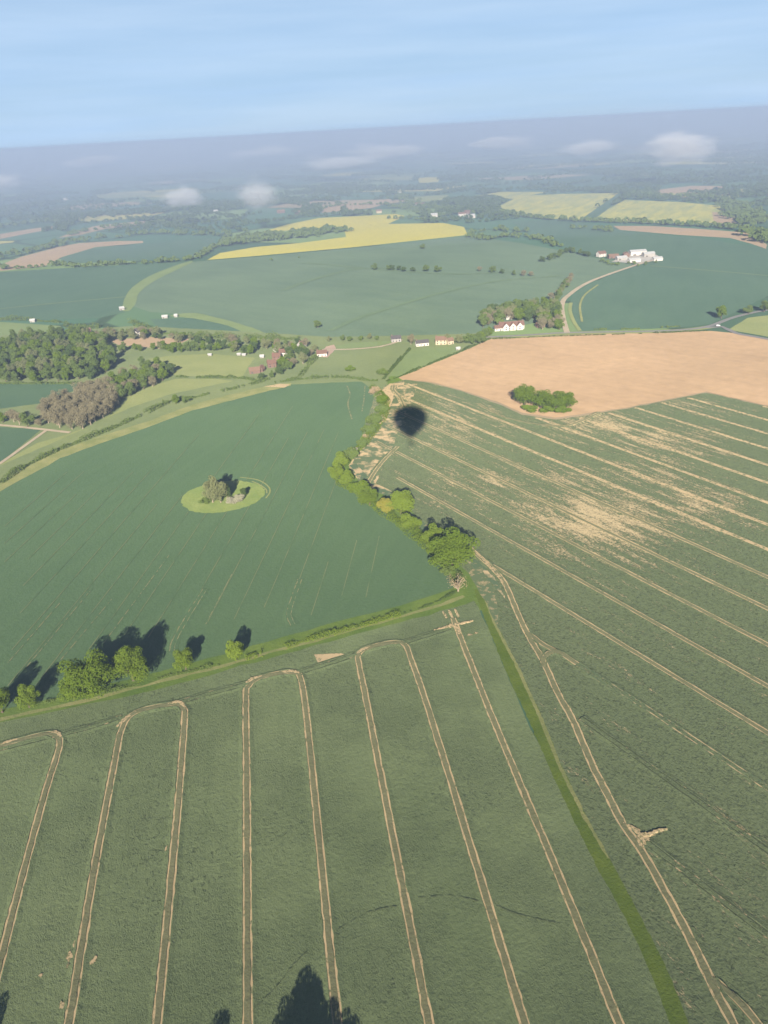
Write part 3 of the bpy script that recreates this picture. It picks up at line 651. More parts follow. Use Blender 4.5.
for s in range(3): proto('bare', 90+s, 2400, .020, 32, 'round', L_BARE, M_PALEBARK, 12, .028, .6)
for s in range(2): proto('willow', 100+s, 3200, .026, 24, 'round', L_PALE, M_PALEBARK)
for s in range(2): proto('bush', 110+s, 1600, .045, 14, 'bush', L_MID, limbs=4)
for s in range(2): proto('bushfresh', 120+s, 1600, .045, 14, 'bush', L_FRESH, limbs=4)
proto('gold', 130, 4500, .024, 18, 'round', L_GOLD); proto('blossom', 131, 1800, .035, 14, 'bush', L_BLOS, limbs=4)
proto('leafless', 132, 420, .018, 20, 'spread', L_TAN, M_PALEBARK, 18, .035, .7); proto('tanbush', 133, 1500, .03, 14, 'bush', L_TAN, M_PALEBARK)
rng = random.Random(5); TREES = []
def tree(kind, xy, h, wd, label, group=None, cat='tree', name='tree'):
    TREES.append((kind, xy, h, wd, label, group, cat, name, rng.random()*6.28, rng.randrange(9)))
def build_trees(limit):
    def size(t): return t[2]*t[3]/P(t[1][0], t[1][1])[2]**2
    order = sorted(range(len(TREES)), key=lambda i: -size(TREES[i])-(9 if TREES[i][5] is None else 0))
    for i in order[:limit]: plant(*TREES[i])
    V, Q, mi, mats, base = [], [], [], [], 0
    for i in order[limit:]:
        kind, xy, h, wd, *_, an, pick = TREES[i]
        me = PROTO[kind][pick % len(PROTO[kind])][1]; n = len(me.vertices); co = np.zeros(n*3, np.float32); me.vertices.foreach_get('co', co); co = co.reshape(-1, 4, 3)
        co = co[::2].reshape(-1, 3)*1.0; c_, s_ = math.cos(an), math.sin(an)
        ctr = co.reshape(-1, 4, 3).mean(1, keepdims=True); co = (ctr+(co.reshape(-1, 4, 3)-ctr)*1.3).reshape(-1, 3)
        v = np.stack([xy[0]+wd*(c_*co[:, 0]-s_*co[:, 1]), xy[1]+wd*(s_*co[:, 0]+c_*co[:, 1]), h*co[:, 2]], 1)
        if me.materials[0] not in mats: mats.append(me.materials[0])
        k = len(co)//4; V.append(v); Q.append(np.arange(len(co)).reshape(k, 4)+base); mi += [mats.index(me.materials[0])]*k; base += len(co)
    if V:
        o = mesh_obj('smaller_trees', np.concatenate(V), np.concatenate(Q), None, mats=mats, fmat=mi)
        tag(o, 'the many smaller trees filling out the woods and far rows', 'trees', None, 'stuff')
def plant(kind, xy, h, wd, label, group, cat, name, an, pick):
    tk, cm = PROTO[kind][pick % len(PROTO[kind])]
    root = empty(name, (xy[0], xy[1], 0), an, (wd, wd, h))
    tag(root, label, cat, group)
    for nm, me_ in (('trunk', tk), ('crown', cm)):
        o = bpy.data.objects.new(nm, me_); C.objects.link(o); o.parent = root
    return root
def T(kind, x, y, h, wd, label, group=None, cat='tree', name='tree'):     # x, y: pixel of the trunk's foot
    return tree(kind, G(x, y), h, wd, label, group, cat, name)

# --- hedge with scattered trees, foreground left
T('oak_hi', 3, 713, 13.6, 13.4, 'dark green tree cut by the left picture edge', name='oak_tree')
T('yel_hi', 30, 708, 11.6, 11.0, 'small round yellow green tree left of the two large oaks')
T('spread_hi', 92, 696, 20.4, 22.6, 'largest broad green oak in the foreground hedge', name='oak_tree')
T('oak_hi', 75, 700, 11.0, 12.2, 'lower oak crown at the left foot of the largest oak', name='oak_tree')
T('spread_hi', 134, 681, 18.4, 17.7, 'second large oak right of the largest oak', name='oak_tree')
T('yel_hi', 186, 670, 12.2, 11.6, 'medium yellow green tree alone right of the two large oaks')
T('bush_hi', 237, 660, 12.9, 9.2, 'narrow upright bright green tree where the low hedge begins')
# --- trees outside the lower edge whose shadows fall into the picture
def from_tip(px, py, h):
    t = np.array(G(px, py)); return t-SHADOW*(h/math.tan(SUN_EL))
tree('tall_hi', from_tip(313, 974, 16), 16, 22, 'tall tree whose pointed shadow shows at the bottom edge', name='tall_tree')
tree('oak_hi', from_tip(340, 984, 15), 15, 15, 'round tree whose shadow lies right of the pointed shadow')
tree('oak_hi', from_tip(299, 994, 13), 13.5, 13, 'tree whose shadow lies left of the pointed shadow')
tree('oak_hi', from_tip(228, 1006, 13), 13.5, 14, 'tree whose low shadow shows beside the long middle loop')
tree('oak_hi', from_tip(2, 1000, 13), 13.5, 12, 'tree whose shadow shows in the bottom left corner')
# --- big hedge between the wheat fields
HG = 'trees of the big hedge'
for kind, x, y, h, wd, lab in [
    ('tanbush', 374, 394, 7, 9, 'bare tan bush at the upper end of the big hedge'),
    ('bushfresh', 383, 404, 7, 10, 'green bush just below the bare tan bush'),
    ('bush', 381, 413, 6, 10, 'dark green bush left of the balloon shadow'),
    ('blossom', 380, 421, 3.6, 5, 'white blossoming bush left of the balloon shadow'),
    ('bush', 373, 424, 7, 11, 'green bush beside the white blossoming bush'),
    ('bush', 369, 433, 6, 10, 'green bush below the white blossoming bush'),
    ('tanbush', 366, 440, 5, 5, 'small tan bush half way down the upper hedge'),
    ('bush', 362, 446, 5, 9, 'low green bush below the small tan bush'),
    ('blossom', 355, 452, 2.8, 4, 'pale flowering bush at the bend of the hedge'),
    ('bush', 350, 459, 7, 10, 'green bush at the bend of the hedge'),
    ('bush_hi', 341, 467, 9, 11, 'bright green rounded tree at the bend of the hedge'),
    ('bush_hi', 336, 478, 8, 9, 'bright green bush at the leftmost point of the hedge'),
    ('bush_hi', 347, 484, 8, 9, 'yellow green bush just below the leftmost point'),
    ('bushfresh', 358, 493, 8, 11, 'green bush in the middle of the hedge'),
    ('oak_hi', 370, 506, 9.5, 11, 'green tree left of the golden tree'),
    ('gold', 386, 514, 9, 9, 'golden yellow tree in the hedge'),
    ('yel_hi', 401, 514, 12, 15, 'broad green tree right of the golden tree'),
    ('bush_hi', 410, 529, 8, 10, 'bright green bush right below the broad tree'),
    ('yel_hi', 433, 547, 10, 11, 'smaller green tree left of the biggest hedge tree'),
    ('spread_hi', 451, 566, 15.5, 21, 'biggest round green tree at the lower end of the hedge'),
    ('leafless', 458, 592, 8.5, 9, 'pale leafless tree at the field corner'),
    ('bush', 447, 574, 3.5, 6, 'dark low bush under the biggest hedge tree')]:
    T(kind, x, y, h*1.35, wd*1.38, lab, HG)
# --- clump in the bare field
for kind, x, y, h, wd, lab in [('oak_hi', 525, 406, 14, 16, 'leftmost dark green tree of the clump in the bare field'), ('oak_hi', 541, 409, 12.5, 14, 'middle tree of the clump in the bare field'),
                               ('oak_hi', 556, 411, 12, 14, 'lower right tree of the clump in the bare field'), ('oak_hi', 566, 410, 12, 13, 'rightmost tree of the clump in the bare field')]:
    T(kind, x, y, h*1.3, wd*1.42, lab, 'clump of trees in the bare field')
for x, y, lab in [(531, 411, 'low bush at the foot of the leftmost clump trees'), (548, 412, 'low bush at the middle foot of the clump'), (562, 412, 'low bush at the right foot of the clump')]:
    T('bushfresh', x, y, 6, 15, lab, 'undergrowth of the clump', 'bush', 'bush')
# --- tree island
T('willow', 213, 503, 15, 13, 'left pale grey green tree on the grass island'); T('willow', 221, 503, 19, 13, 'taller pale grey green tree on the grass island')
T('willow', 217, 499, 16, 14, 'pale tree at the back of the grass island'); T('dark', 228, 499, 14, 8, 'dark tree behind the pale trees on the grass island'); T('blossom', 233, 503, 4.0, 10, 'whitish scrub right of the island trees', cat='bush')
T('blossom', 240, 501, 5, 8, 'pale shrub with white blossom at the right of the island', cat='bush'); T('dark', 244, 498, 8, 5, 'small dark tree at the right end of the island')
T('bush', 206, 504, 5, 8, 'low grey shrub at the left of the island', cat='bush')

# --- woods and rows
def scatter(px, spacing, kinds, hs, label, group, ws=(.85, 1.1), seed=1):
    poly = np.array([G(*p) for p in px]); r = random.Random(seed); lo, hi = poly.min(0), poly.max(0); pts = []
    for _ in range(9000):
        q = (r.uniform(lo[0], hi[0]), r.uniform(lo[1], hi[1]))
        if inside(q, poly) and all((q[0]-a)**2+(q[1]-b)**2 > spacing**2 for a, b in pts): pts.append(q)
    for q in pts:
        h = r.uniform(*hs); h *= 1.12; tree(r.choice(kinds), q, h, h*r.uniform(*ws), label, group)
    return len(pts)
def row(px, spacing, kinds, hs, label, group, ws=(.85, 1.2), seed=1, wob=2.0, cat='tree'):
    w = smooth_line([G(*p) for p in px], 1.0); r = random.Random(seed); acc = 0; last = w[0]; nx = 0
    for q in w:
        acc += np.linalg.norm(q-last); last = q
        if acc >= nx:
            h = r.uniform(*hs); tree(r.choice(kinds), (q[0]+r.gauss(0, wob), q[1]+r.gauss(0, wob)), h, h*r.uniform(*ws), label, group, cat); nx = acc+spacing*r.uniform(.7, 1.4)
nw = scatter([(-18, 348), (20, 342), (60, 337), (82, 338), (106, 346), (116, 362), (112, 370), (96, 381), (60, 383), (-18, 383)], 9.5, ['green', 'fresh', 'fresh', 'dark', 'willow', 'green'], (10, 15), 'leafy tree packed inside the green wood at left', 'trees of the green wood', seed=3)
nw += scatter([(45, 412), (70, 399), (98, 390), (112, 391), (119, 402), (108, 416), (82, 431), (62, 430), (46, 424)], 7.5, ['bare'], (11, 14), 'leafless pinkish grey tree inside the bare wood at left', 'trees of the bare wood', seed=4)
nw += scatter([(104, 388), (120, 379), (140, 372), (160, 368), (168, 376), (160, 384), (135, 394), (121, 401)], 8.5, ['green', 'fresh', 'green', 'bare'], (9, 13), 'leafy tree in the belt right of the bare wood', 'trees of the belt beside the bare wood', seed=5)
row([(-10, 424), (8, 423), (22, 425), (36, 426), (48, 428)], 9, ['bare', 'green', 'fresh', 'green'], (8, 13), 'tree in the short row left of the bare wood', 'trees left of the bare wood', seed=6)
row([(172, 354), (190, 352), (212, 351), (232, 352), (250, 355), (258, 352)], 8, ['green', 'fresh', 'willow', 'dark'], (9, 14), 'tree in the belt along the top of the pale pasture', 'trees along the pale pasture', seed=7)
row([(118, 352), (140, 351), (160, 350), (176, 350)], 9, ['green', 'fresh', 'willow'], (7, 11), 'tree in the row behind the brown plot', 'trees behind the brown plot', seed=8)
scatter([(70, 333), (84, 337), (100, 337), (112, 331), (135, 336), (150, 333), (160, 338), (230, 343), (300, 345), (316, 352), (306, 362), (296, 372), (282, 372), (290, 357), (270, 352), (250, 347), (200, 345), (150, 340), (100, 343)], 9.5, ['green', 'fresh', 'willow', 'bare', 'dark'], (7, 12), 'garden tree standing between the village houses', 'trees among the village houses', seed=9)
row([(262, 381), (274, 377), (284, 368), (292, 360)], 8, ['green', 'dark', 'bush'], (7, 10), 'tree beside the lane into the village', 'trees of the village lane', seed=10)
for i, (x, y, h, wd, kind, lab) in enumerate([(176, 404, 9, 10, 'fresh', 'round tree in the field hedge below the pale pasture'), (186, 403, 7, 7, 'bush', 'smaller tree right of the round hedge tree'), (172, 374, 13, 13, 'dark', 'dark tree at the right end of the tree belt'),
        (350, 371, 7, 11, 'bushfresh', 'rounded bush at the foot of the dull pasture'), (383, 375, 8, 12, 'bush', 'green bush at the corner of the bright pasture'), (411, 345, 13, 10, 'bare', 'pinkish tree left of the long white building'),
        (721, 319, 15, 16, 'fresh', 'round tree beside the lane fork at right'), (748, 314, 9, 13, 'green', 'left tree of the group at the right edge'), (764, 312, 12, 16, 'green', 'right tree of the group at the right edge')]):
    T(kind, x, y, h, wd, lab)
row([(332, 342), (352, 341), (372, 340), (386, 339)], 8, ['bush', 'green', 'fresh', 'willow'], (6, 8), 'low tree in the row behind the sandy lane', 'trees behind the sandy lane', seed=11)
row([(448, 343), (462, 344), (474, 345), (484, 340), (490, 334)], 7, ['green', 'fresh', 'willow'], (9, 13), 'tree in the belt between the cream house and the white gables', 'trees right of the cream house', seed=12)
scatter([(482, 328), (490, 315), (512, 311), (535, 308), (556, 310), (562, 330), (545, 331), (530, 322), (505, 321), (496, 325)], 9, ['willow', 'green', 'dark', 'fresh', 'bare'], (10, 15), 'tree around the white gabled house', 'trees around the white gables', seed=13)
row([(556, 312), (556, 300), (562, 292), (567, 284), (571, 279)], 10, ['willow', 'bare', 'green'], (8, 12), 'tree in the row along the farm track', 'trees along the farm track', seed=14)
row([(376, 270), (384, 270), (391, 270), (406, 272), (422, 272), (440, 273)], 16, ['green', 'dark'], (8, 11), 'round tree in the line across the huge green field', 'trees in the huge green field', seed=15, ws=(1.0, 1.3))
for x, y, lab in [(423, 249, 'single tree standing in the huge green field'), (318, 328, 'lone bush low in the huge green field'), (565, 287, 'tree beside the bend of the farm track')]:
    T('green', x, y, 9, 12, lab)
row([(480, 272), (492, 273), (505, 274), (518, 276), (526, 277), (540, 276)], 17, ['green', 'bare', 'dark'], (8, 12), 'tree in the line right of the huge field', 'trees right of the huge green field', seed=16, ws=(1.0, 1.4))
row([(542, 262), (556, 258), (568, 252), (576, 254), (590, 257)], 15, ['green', 'dark'], (9, 12), 'tree near the red roofed farmhouse', 'trees left of the distant farm', seed=17, ws=(1, 1.3))

build_trees(285)
# --- hedges
def hedge(px, h, wd, mat, label, dens=9, leaf=.5, gaps=.0, seed=1, name='hedge', cat='hedge'):
    w = smooth_line([G(*p) for p in px], 1.0); r = np.random.default_rng(seed); n = int(len(w)*dens)
    i = r.integers(0, len(w)-1, n); q = w[i]+(w[i+1]-w[i])*r.random(n)[:, None]
    tn = w[i+1]-w[i]; tn /= np.linalg.norm(tn, axis=1)[:, None]+1e-9; nr = np.stack([tn[:, 1], -tn[:, 0]], 1)
    hh = np.convolve(r.random(len(w)+40), np.ones(7)/7, 'same')[20:20+len(w)]; hh = .25+1.5*np.clip((hh-.3)/.4, 0, 1)
    if gaps: 
        gp = np.convolve(r.random(len(w)+60), np.ones(15)/15, 'same')[30:30+len(w)]; keep = gp[i] > np.quantile(gp, gaps)
        i, q, nr, n = i[keep], q[keep], nr[keep], int(keep.sum())
    an = r.uniform(0, math.pi, n); rr = np.sqrt(r.uniform(.35, 1, n))
    off = np.cos(an)*rr*wd/2*(.6+.4*hh[i]); z = np.sin(an)*rr*h*hh[i]
    pos = np.stack([q[:, 0]+nr[:, 0]*off, q[:, 1]+nr[:, 1]*off, z], 1)
    nor = np.stack([nr[:, 0]*np.cos(an), nr[:, 1]*np.cos(an), np.sin(an)], 1)+r.normal(0, .5, (n, 3)); nor /= np.linalg.norm(nor, axis=1)[:, None]
    V, Q = quads(pos, nor, leaf, r)
    return tag(mesh_obj(name, V, Q, mat), label, cat)
hedge([(245, 660), (280, 650), (300, 643), (330, 635), (370, 624), (400, 615)], 2.0, 4.0, L_YEL, 'low scrubby hedge along the deep green field', 55, .20, .15, 1)
hedge([(400, 615), (420, 609), (442, 600), (458, 592)], 1.0, 1.6, L_DARK, 'thin low hedge reaching the pale leafless tree', 35, .18, .25, 2)
hedge([(45, 703), (70, 698), (110, 692), (150, 682), (175, 675), (235, 663)], 1.3, 2.5, L_MID, 'low undergrowth linking the foreground trees', 40, .2, .2, 3)
hedge([(372, 388), (384, 400), (385, 412), (376, 428), (362, 446), (350, 457), (338, 468), (340, 482), (356, 492), (380, 510), (410, 532), (430, 550), (450, 568)], 3.6, 7.5, L_FRESH, 'thick undergrowth of the big hedge between the wheat fields', 60, .3, 0, 4)
hedge([(-40, 506), (0, 484), (27, 466), (60, 450), (90, 438), (110, 430), (130, 421), (150, 412), (172, 402), (190, 399), (210, 394), (235, 389), (255, 384), (268, 380)], 3.0, 5.5, L_MID, 'dark hedge along the top of the deep green field', 24, .45, .15, 5)
hedge([(176, 377), (200, 378), (220, 378), (245, 379), (258, 382)], 2.4, 4, L_MID, 'hedge between the two pale pastures', 22, .45, .1, 6)
hedge([(270, 384), (290, 381), (310, 379), (345, 378), (368, 381), (378, 381)], 2.4, 4, L_MID, 'hedge along the foot of the dull pasture', 22, .45, .1, 7)
hedge([(410, 349), (402, 358), (392, 369), (383, 380)], 2.0, 3.5, L_DARK, 'dark hedge between the dull and the bright pasture', 22, .45, 0, 8)
hedge([(386, 382), (412, 372), (440, 360), (458, 353), (490, 339)], 1.8, 3.5, L_DARK, 'hedge between the bright pasture and the bare field', 20, .45, .1, 9)
hedge([(492, 339.5), (560, 336.5), (640, 334), (711, 331)], 1.3, 2.2, L_DARK, 'low hedge between the lane and the bare field', 18, .45, .15, 10)
hedge([(-30, 384), (20, 384), (60, 384), (90, 384)], 2.2, 4, L_MID, 'hedge at the foot of the green wood', 20, .5, .1, 11)
hedge([(-30, 322), (10, 320), (60, 323), (72, 329), (100, 328)], 4.5, 7, L_MID, 'tall hedge above the light green meadow at left', 20, .6, .1, 12)
hedge([(130, 322), (155, 332), (190, 336), (215, 338), (250, 338), (300, 340)], 5.0, 8, L_MID, 'tall hedge behind the village', 22, .6, .05, 13)
hedge([(300, 377), (312, 362), (322, 353)], 3.5, 6, L_MID, 'hedge beside the pinkish yard', 22, .5, 0, 14)
hedge([(580, 330), (620, 329.5), (652, 328.5), (680, 326.5)], 1.4, 2.4, L_MID, 'broken hedge on the far side of the lane', 16, .5, .6, 15)

# --- distant trees and hedges beyond counting
def blobs(pts, hs, mat, name, label, seed=2):
    r = np.random.default_rng(seed)
    # one crown: leaf clumps on a lumpy dome
    V, Q = [], []; base = 0
    for (x, y), h in zip(pts, hs):
        n = 26 if y < 2600 else 14
        d = rand_unit(r, n); d[:, 2] = np.abs(d[:, 2])*1.1-.15
        wd = h*r.uniform(.45, .7)
        pos = np.stack([x+d[:, 0]*wd, y+d[:, 1]*wd, np.maximum(.3, h*.45+d[:, 2]*h*.5)], 1)
        nor = d+r.normal(0, .35, (n, 3)); nor /= np.linalg.norm(nor, axis=1)[:, None]
        v, q = quads(pos, nor, h*(.26 if n > 20 else .36), r, 1.0)
        V.append(v); Q.append(q+base); base += len(v)
    o = mesh_obj(name, np.concatenate(V), np.concatenate(Q), mat)
    o['kind'] = 'stuff'; o['label'] = label; o['category'] = 'trees'
    return o
def along(px, spacing, h, width=0.0, seed=0):
    w = smooth_line([G(*p) for p in px], 2.0); r = random.Random(seed+int(px[0][0])); out = []; L_ = 0
    for a, b in zip(w[:-1], w[1:]):
        L_ += np.linalg.norm(b-a)
        while L_ > 0:
            out.append(((a[0]+r.gauss(0, 1.5+width), a[1]+r.gauss(0, 1.5+width)), h*r.uniform(.6, 1.3))); L_ -= spacing*r.uniform(.6, 1.5)
    return out
mid = []
for px, sp, h, wd in [
    ([(-20, 271), (20, 269), (60, 266), (82, 268), (120, 265), (150, 264), (193, 260)], 9, 9, 1), ([(193, 260), (205, 254), (218, 246), (228, 240)], 7, 8, 2),
    ([(0, 258), (20, 254), (50, 248), (66, 242)], 8, 10, 8), ([(66, 236), (100, 229), (150, 224), (200, 222)], 8, 9, 6), ([(66, 243), (110, 238), (160, 234), (215, 236), (240, 233)], 8, 10, 10), ([(0, 228), (30, 224), (60, 222)], 9, 10, 6),
    ([(225, 246), (256, 242), (290, 239), (320, 235), (345, 231)], 4, 12, 9), ([(230, 242), (262, 238), (300, 235), (335, 231)], 4, 12, 8), ([(390, 219), (402, 219), (430, 221), (445, 220)], 8, 9, 5),
    ([(470, 236), (480, 240), (512, 237), (540, 240), (560, 248)], 9, 9, 5), ([(470, 233), (490, 231), (530, 232)], 10, 9, 10),
    ([(500, 214), (540, 219), (580, 222), (640, 224), (700, 227), (745, 231)], 7, 10, 2), ([(600, 232), (612, 231), (580, 228)], 8, 9, 8), ([(629, 196), (660, 198), (700, 199), (725, 203)], 5, 12, 8),
    ([(724, 205), (732, 210), (740, 218), (748, 226)], 4, 12, 10), ([(735, 205), (746, 214), (756, 224)], 4, 12, 12), ([(752, 236), (762, 240), (775, 244)], 5, 14, 8), ([(752, 232), (765, 232), (780, 236)], 6, 11, 8),
    ([(430, 207), (460, 211), (490, 214)], 6, 9, 12), ([(395, 206), (420, 212), (440, 217)], 7, 9, 12), ([(400, 196), (410, 203), (425, 208)], 8, 9, 12), ([(340, 206), (380, 205), (400, 208)], 12, 8, 4), ([(300, 216), (320, 210), (345, 204)], 9, 8, 4),
    ([(628, 264), (640, 266), (660, 263)], 12, 4, 1), ([(600, 262), (612, 265), (625, 266)], 9, 6, 2), ([(500, 328), (494, 318)], 20, 7, 1), ([(300, 258), (256, 262)], 60, 5, 1)]:
    mid += along(px, sp, h, wd)
blobs([p for p, h in mid], [h for p, h in mid], L_MID, 'distant_hedgerows', 'countless far hedgerow trees around the yellow and brown fields')
far = []; rr_ = random.Random(11); nr_ = np.random.default_rng(11)
def clear(q): return not any(inside(q, f) for f in FIELDS)
for _ in range(520):                        # hedge lines
    y0 = 1750*math.exp(rr_.random()*1.75); x0 = rr_.uniform(-.72, .72)*y0; an = rad(25)+rr_.choice([0, math.pi/2])+rr_.gauss(0, .25); ln = rr_.uniform(150, 520)
    for k in range(int(ln/14)):
        q = (x0+math.cos(an)*k*14+rr_.gauss(0, 3), y0+math.sin(an)*k*14+rr_.gauss(0, 3))
        if q[1] > 1700 and P(*q)[1] < 232 and clear(q): far.append((q, rr_.uniform(6, 12)))
for _ in range(150):                        # woods and copses
    y0 = 1900*math.exp(rr_.random()*1.7); x0 = rr_.uniform(-.72, .72)*y0; a = rr_.uniform(40, 190); b = rr_.uniform(25, 90); an = rr_.random()*3
    for k in range(int(a*b/75)):
        u, v = rr_.gauss(0, .5)*a, rr_.gauss(0, .5)*b
        q = (x0+math.cos(an)*u-math.sin(an)*v, y0+math.sin(an)*u+math.cos(an)*v)
        if q[1] > 1700 and P(*q)[1] < 222 and clear(q): far.append((q, rr_.uniform(9, 15)))
blobs([p for p, h in far], [h for p, h in far], L_DARK, 'distant_woods', 'far off woods and hedges fading into the haze', 3)
print('wood trees', nw, 'mid', len(mid), 'far', len(far))

# ------------------------------------------------------------------ buildings
W_WHITE = plain('white_render', (.62, .58, .52), .8, .12, .6); W_CREAM = plain('cream_render', (.56, .47, .32), .8, .15, .6); W_BRICK = plain('red_brick', (.22, .14, .11), .9, .3, 3); W_GREY = plain('grey_boards', (.40, .38, .35), .9, .3, 2)
W_OFF = plain('weathered_boards', (.40, .385, .35), .85, .2, .6)
R_RED = plain('clay_tiles', (.20, .115, .085), .9, .35, 2); R_DARK = plain('slate', (.11, .10, .10), .8, .3, 2); R_PALE = plain('sheet_roof', (.44, .44, .43), .6, .2, .4); R_BROWN = plain('brown_tiles', (.23, .145, .10), .9, .3, 2)
M_GLASS = plain('window_glass', (.05, .06, .07), .15, .2, 1, .6); M_DOOR = plain('painted_door', (.12, .10, .08), .6, .2, 1)
def box(x0, x1, y0, y1, z0, z1):
    v = [(x, y, z) for z in (z0, z1) for y in (y0, y1) for x in (x0, x1)]
    return v, [[0, 2, 3, 1], [4, 5, 7, 6], [0, 1, 5, 4], [2, 6, 7, 3], [0, 4, 6, 2], [1, 3, 7, 5]]
def gable_shell(l, w, h, rise):             # ridge along x
    a, b = l/2, w/2
    v = [(-a, -b, -.3), (a, -b, -.3), (a, b, -.3), (-a, b, -.3), (-a, -b, h), (a, -b, h), (a, b, h), (-a, b, h), (-a, 0, h+rise), (a, 0, h+rise)]
    return v, [[0, 1, 5, 4], [2, 3, 7, 6], [1, 2, 6, 9, 5], [3, 0, 4, 8, 7], [3, 2, 1, 0], [4, 5, 9, 8], [6, 7, 8, 9]]
def roof_shell(l, w, h, rise, over=.4, th=.22):
    a, b = l/2+over, w/2; s = rise/b; e = h-s*over; b += over
    v = []
    for x in (-a, a): v += [(x, -b, e+.03), (x, 0, h+rise+.03), (x, b, e+.03), (x, b, e+.03+th), (x, 0, h+rise+.03+th), (x, -b, e+.03+th)]
    f = [[0, 1, 4, 5], [1, 2, 3, 4], [11, 10, 7, 6], [10, 9, 8, 7]] + [[0, 6, 7, 1], [1, 7, 8, 2], [2, 8, 9, 3], [3, 9, 10, 4], [4, 10, 11, 5], [5, 11, 6, 0]]
    return v, f
def house(x, y, rz, l, w, h, rise, wall, roof, label, group=None, chim=1, win=True, cat='house', name='house', wings=()):
    gx, gy = G(x, y); root = empty(name, (gx, gy, 0), rad(rz)); tag(root, label, cat, group)
    mesh_obj('wall', *gable_shell(l, w, h, rise), wall, root)
    rf = mesh_obj('roof', *roof_shell(l, w, h, rise), roof, root)
    for k in range(chim):
        cx = (-1 if k == 0 else 1)*(l/2-.9); mesh_obj('chimney', *box(cx-.45, cx+.45, -.4, .4, h+rise-1.0, h+rise+1.3), W_BRICK, rf)
    if win:
        n = max(2, int(l/3)); fl = [1.0] if h < 3.6 else [.9, 3.2]
        for side in (-1, 1):
            for z in fl:
                for k in range(n):
                    cx = -l/2+(k+.5)*l/n
                    if z < 1.1 and k == n//2 and side == -1: continue
                    y0 = side*w/2; mesh_obj('window', *box(cx-.55, cx+.55, min(y0, y0+side*.06), max(y0, y0+side*.06), z, z+1.25), M_GLASS, root)
        k = n//2; cx = -l/2+(k+.5)*l/n; mesh_obj('door', *box(cx-.5, cx+.5, -w/2-.07, -w/2, 0, 2.1), M_DOOR, root)
    else:
        dw = l*.09; mesh_obj('door', *box(-l*.25-dw, -l*.25+dw, -w/2-.08, -w/2, 0, min(3.0, h-.3)*.8), M_DOOR, root)
    for (wx, wy, wl_, ww, wh, wr) in wings:     # cross gables facing the viewer
        v, f = gable_shell(wl_, ww, wh, wr); v = [(wx-q[1], wy+q[0], q[2]) for q in v]; mesh_obj('wall', v, f, wall, root)
        v, f = roof_shell(wl_, ww, wh, wr, .3, .2); v = [(wx-q[1], wy+q[0], q[2]+.05) for q in v]; mesh_obj('roof', v, f, roof, root)
        for zz in (1.0, 3.3):
            mesh_obj('window', *box(wx-.7, wx+.7, wy-wl_/2-.06, wy-wl_/2, zz, zz+1.2), M_GLASS, root)
    return root
house(511, 329, 4, 27, 8, 4.6, 3.6, W_WHITE, R_RED, 'long white house with a row of red roofed gables', chim=2, wings=[(-7, -3.2, 7.5, 6.2, 4.4, 3.3), (.5, -3.2, 7.5, 6.2, 4.4, 3.3), (8, -3.2, 7.5, 6.2, 4.4, 3.3)])
house(498, 330.5, 4, 8, 6, 3.2, 2.4, W_WHITE, R_RED, 'small white annex at the left end of the gabled house', chim=0)
house(509, 319, 80, 8, 6, 4.4, 3, W_WHITE, R_BROWN, 'white cottage among trees behind the gabled house')
house(540, 327, 10, 9, 6, 3, 2.5, W_BRICK, R_BROWN, 'low brick building in trees right of the gabled house', win=False, chim=0, cat='barn', name='barn')
house(422, 345.5, 8, 13, 7, 3.4, 2.4, W_WHITE, R_DARK, 'long white building with dark roof beside the bright pasture', chim=1)
house(441, 344, -5, 11, 8, 5.0, 3.0, W_CREAM, R_BROWN, 'cream coloured house with brown roof right of the long white building', chim=2)
house(450, 344, 20, 6, 5, 4.0, 2.4, W_CREAM, R_BROWN, 'small cream extension beside the cream house', chim=0)
house(396, 341.5, 6, 10, 7, 3.8, 2.5, W_GREY, R_DARK, 'grey house at the end of the sandy lane', chim=1)
house(458, 350, 12, 3.8, 2.4, 1.9, 1.2, W_OFF, R_PALE, 'small white shed near the tip of the bare field', chim=0, win=False, cat='shed', name='shed')
house(322, 356, 5, 10, 7, 3.4, 2.6, W_WHITE, R_RED, 'white house with pinkish roof by the pinkish yard', chim=1)
house(302, 348, 60, 8, 7, 4.2, 3.2, W_GREY, R_BROWN, 'grey gabled house at the right end of the village', chim=1)
house(284, 355.5, 10, 9, 6, 4.0, 2.8, W_WHITE, R_RED, 'white village house with red roof nearest the lane', chim=2)
house(277, 360, 0, 8, 6, 4.2, 3.0, W_BRICK, R_RED, 'upper red brick house in the middle of the village', chim=2)
house(272, 367, 15, 8, 6, 4.2, 3.0, W_BRICK, R_RED, 'lower left red brick house in the village', chim=1)
house(286, 366, -30, 8, 6, 4.2, 3.0, W_BRICK, R_BROWN, 'brown roofed brick house right of the lower brick house', chim=1)
house(255, 373, 10, 10, 6, 3.2, 2.6, W_BRICK, R_BROWN, 'brown barn at the corner of the pale pasture', chim=0, win=False, cat='barn', name='barn')
house(262, 371.5, 70, 5.2, 4.2, 3.0, 3, W_BRICK, R_RED, 'red gabled house beside the brown barn', chim=1)
house(277, 351, 30, 6, 6, 4.4, 3.2, W_WHITE, R_DARK, 'tall white house with dark roof in the village trees', chim=1)
house(262, 358, 10, 3.8, 2.8, 2.0, 1.4, W_OFF, R_PALE, 'white shed at the top right corner of the pale pasture', chim=0, win=False, cat='shed', name='shed')
for x, y, lab in [(210, 356, 'white field shelter alone along the top of the pale pasture'), (239, 355.5, 'left one of two white shelters under the village trees'), (244, 356, 'right one of two white shelters under the village trees')]:
    house(x, y, 5, 3.4, 2.2, 1.9, .7, W_OFF, R_PALE, lab, chim=0, win=False, cat='shed', name='shed')
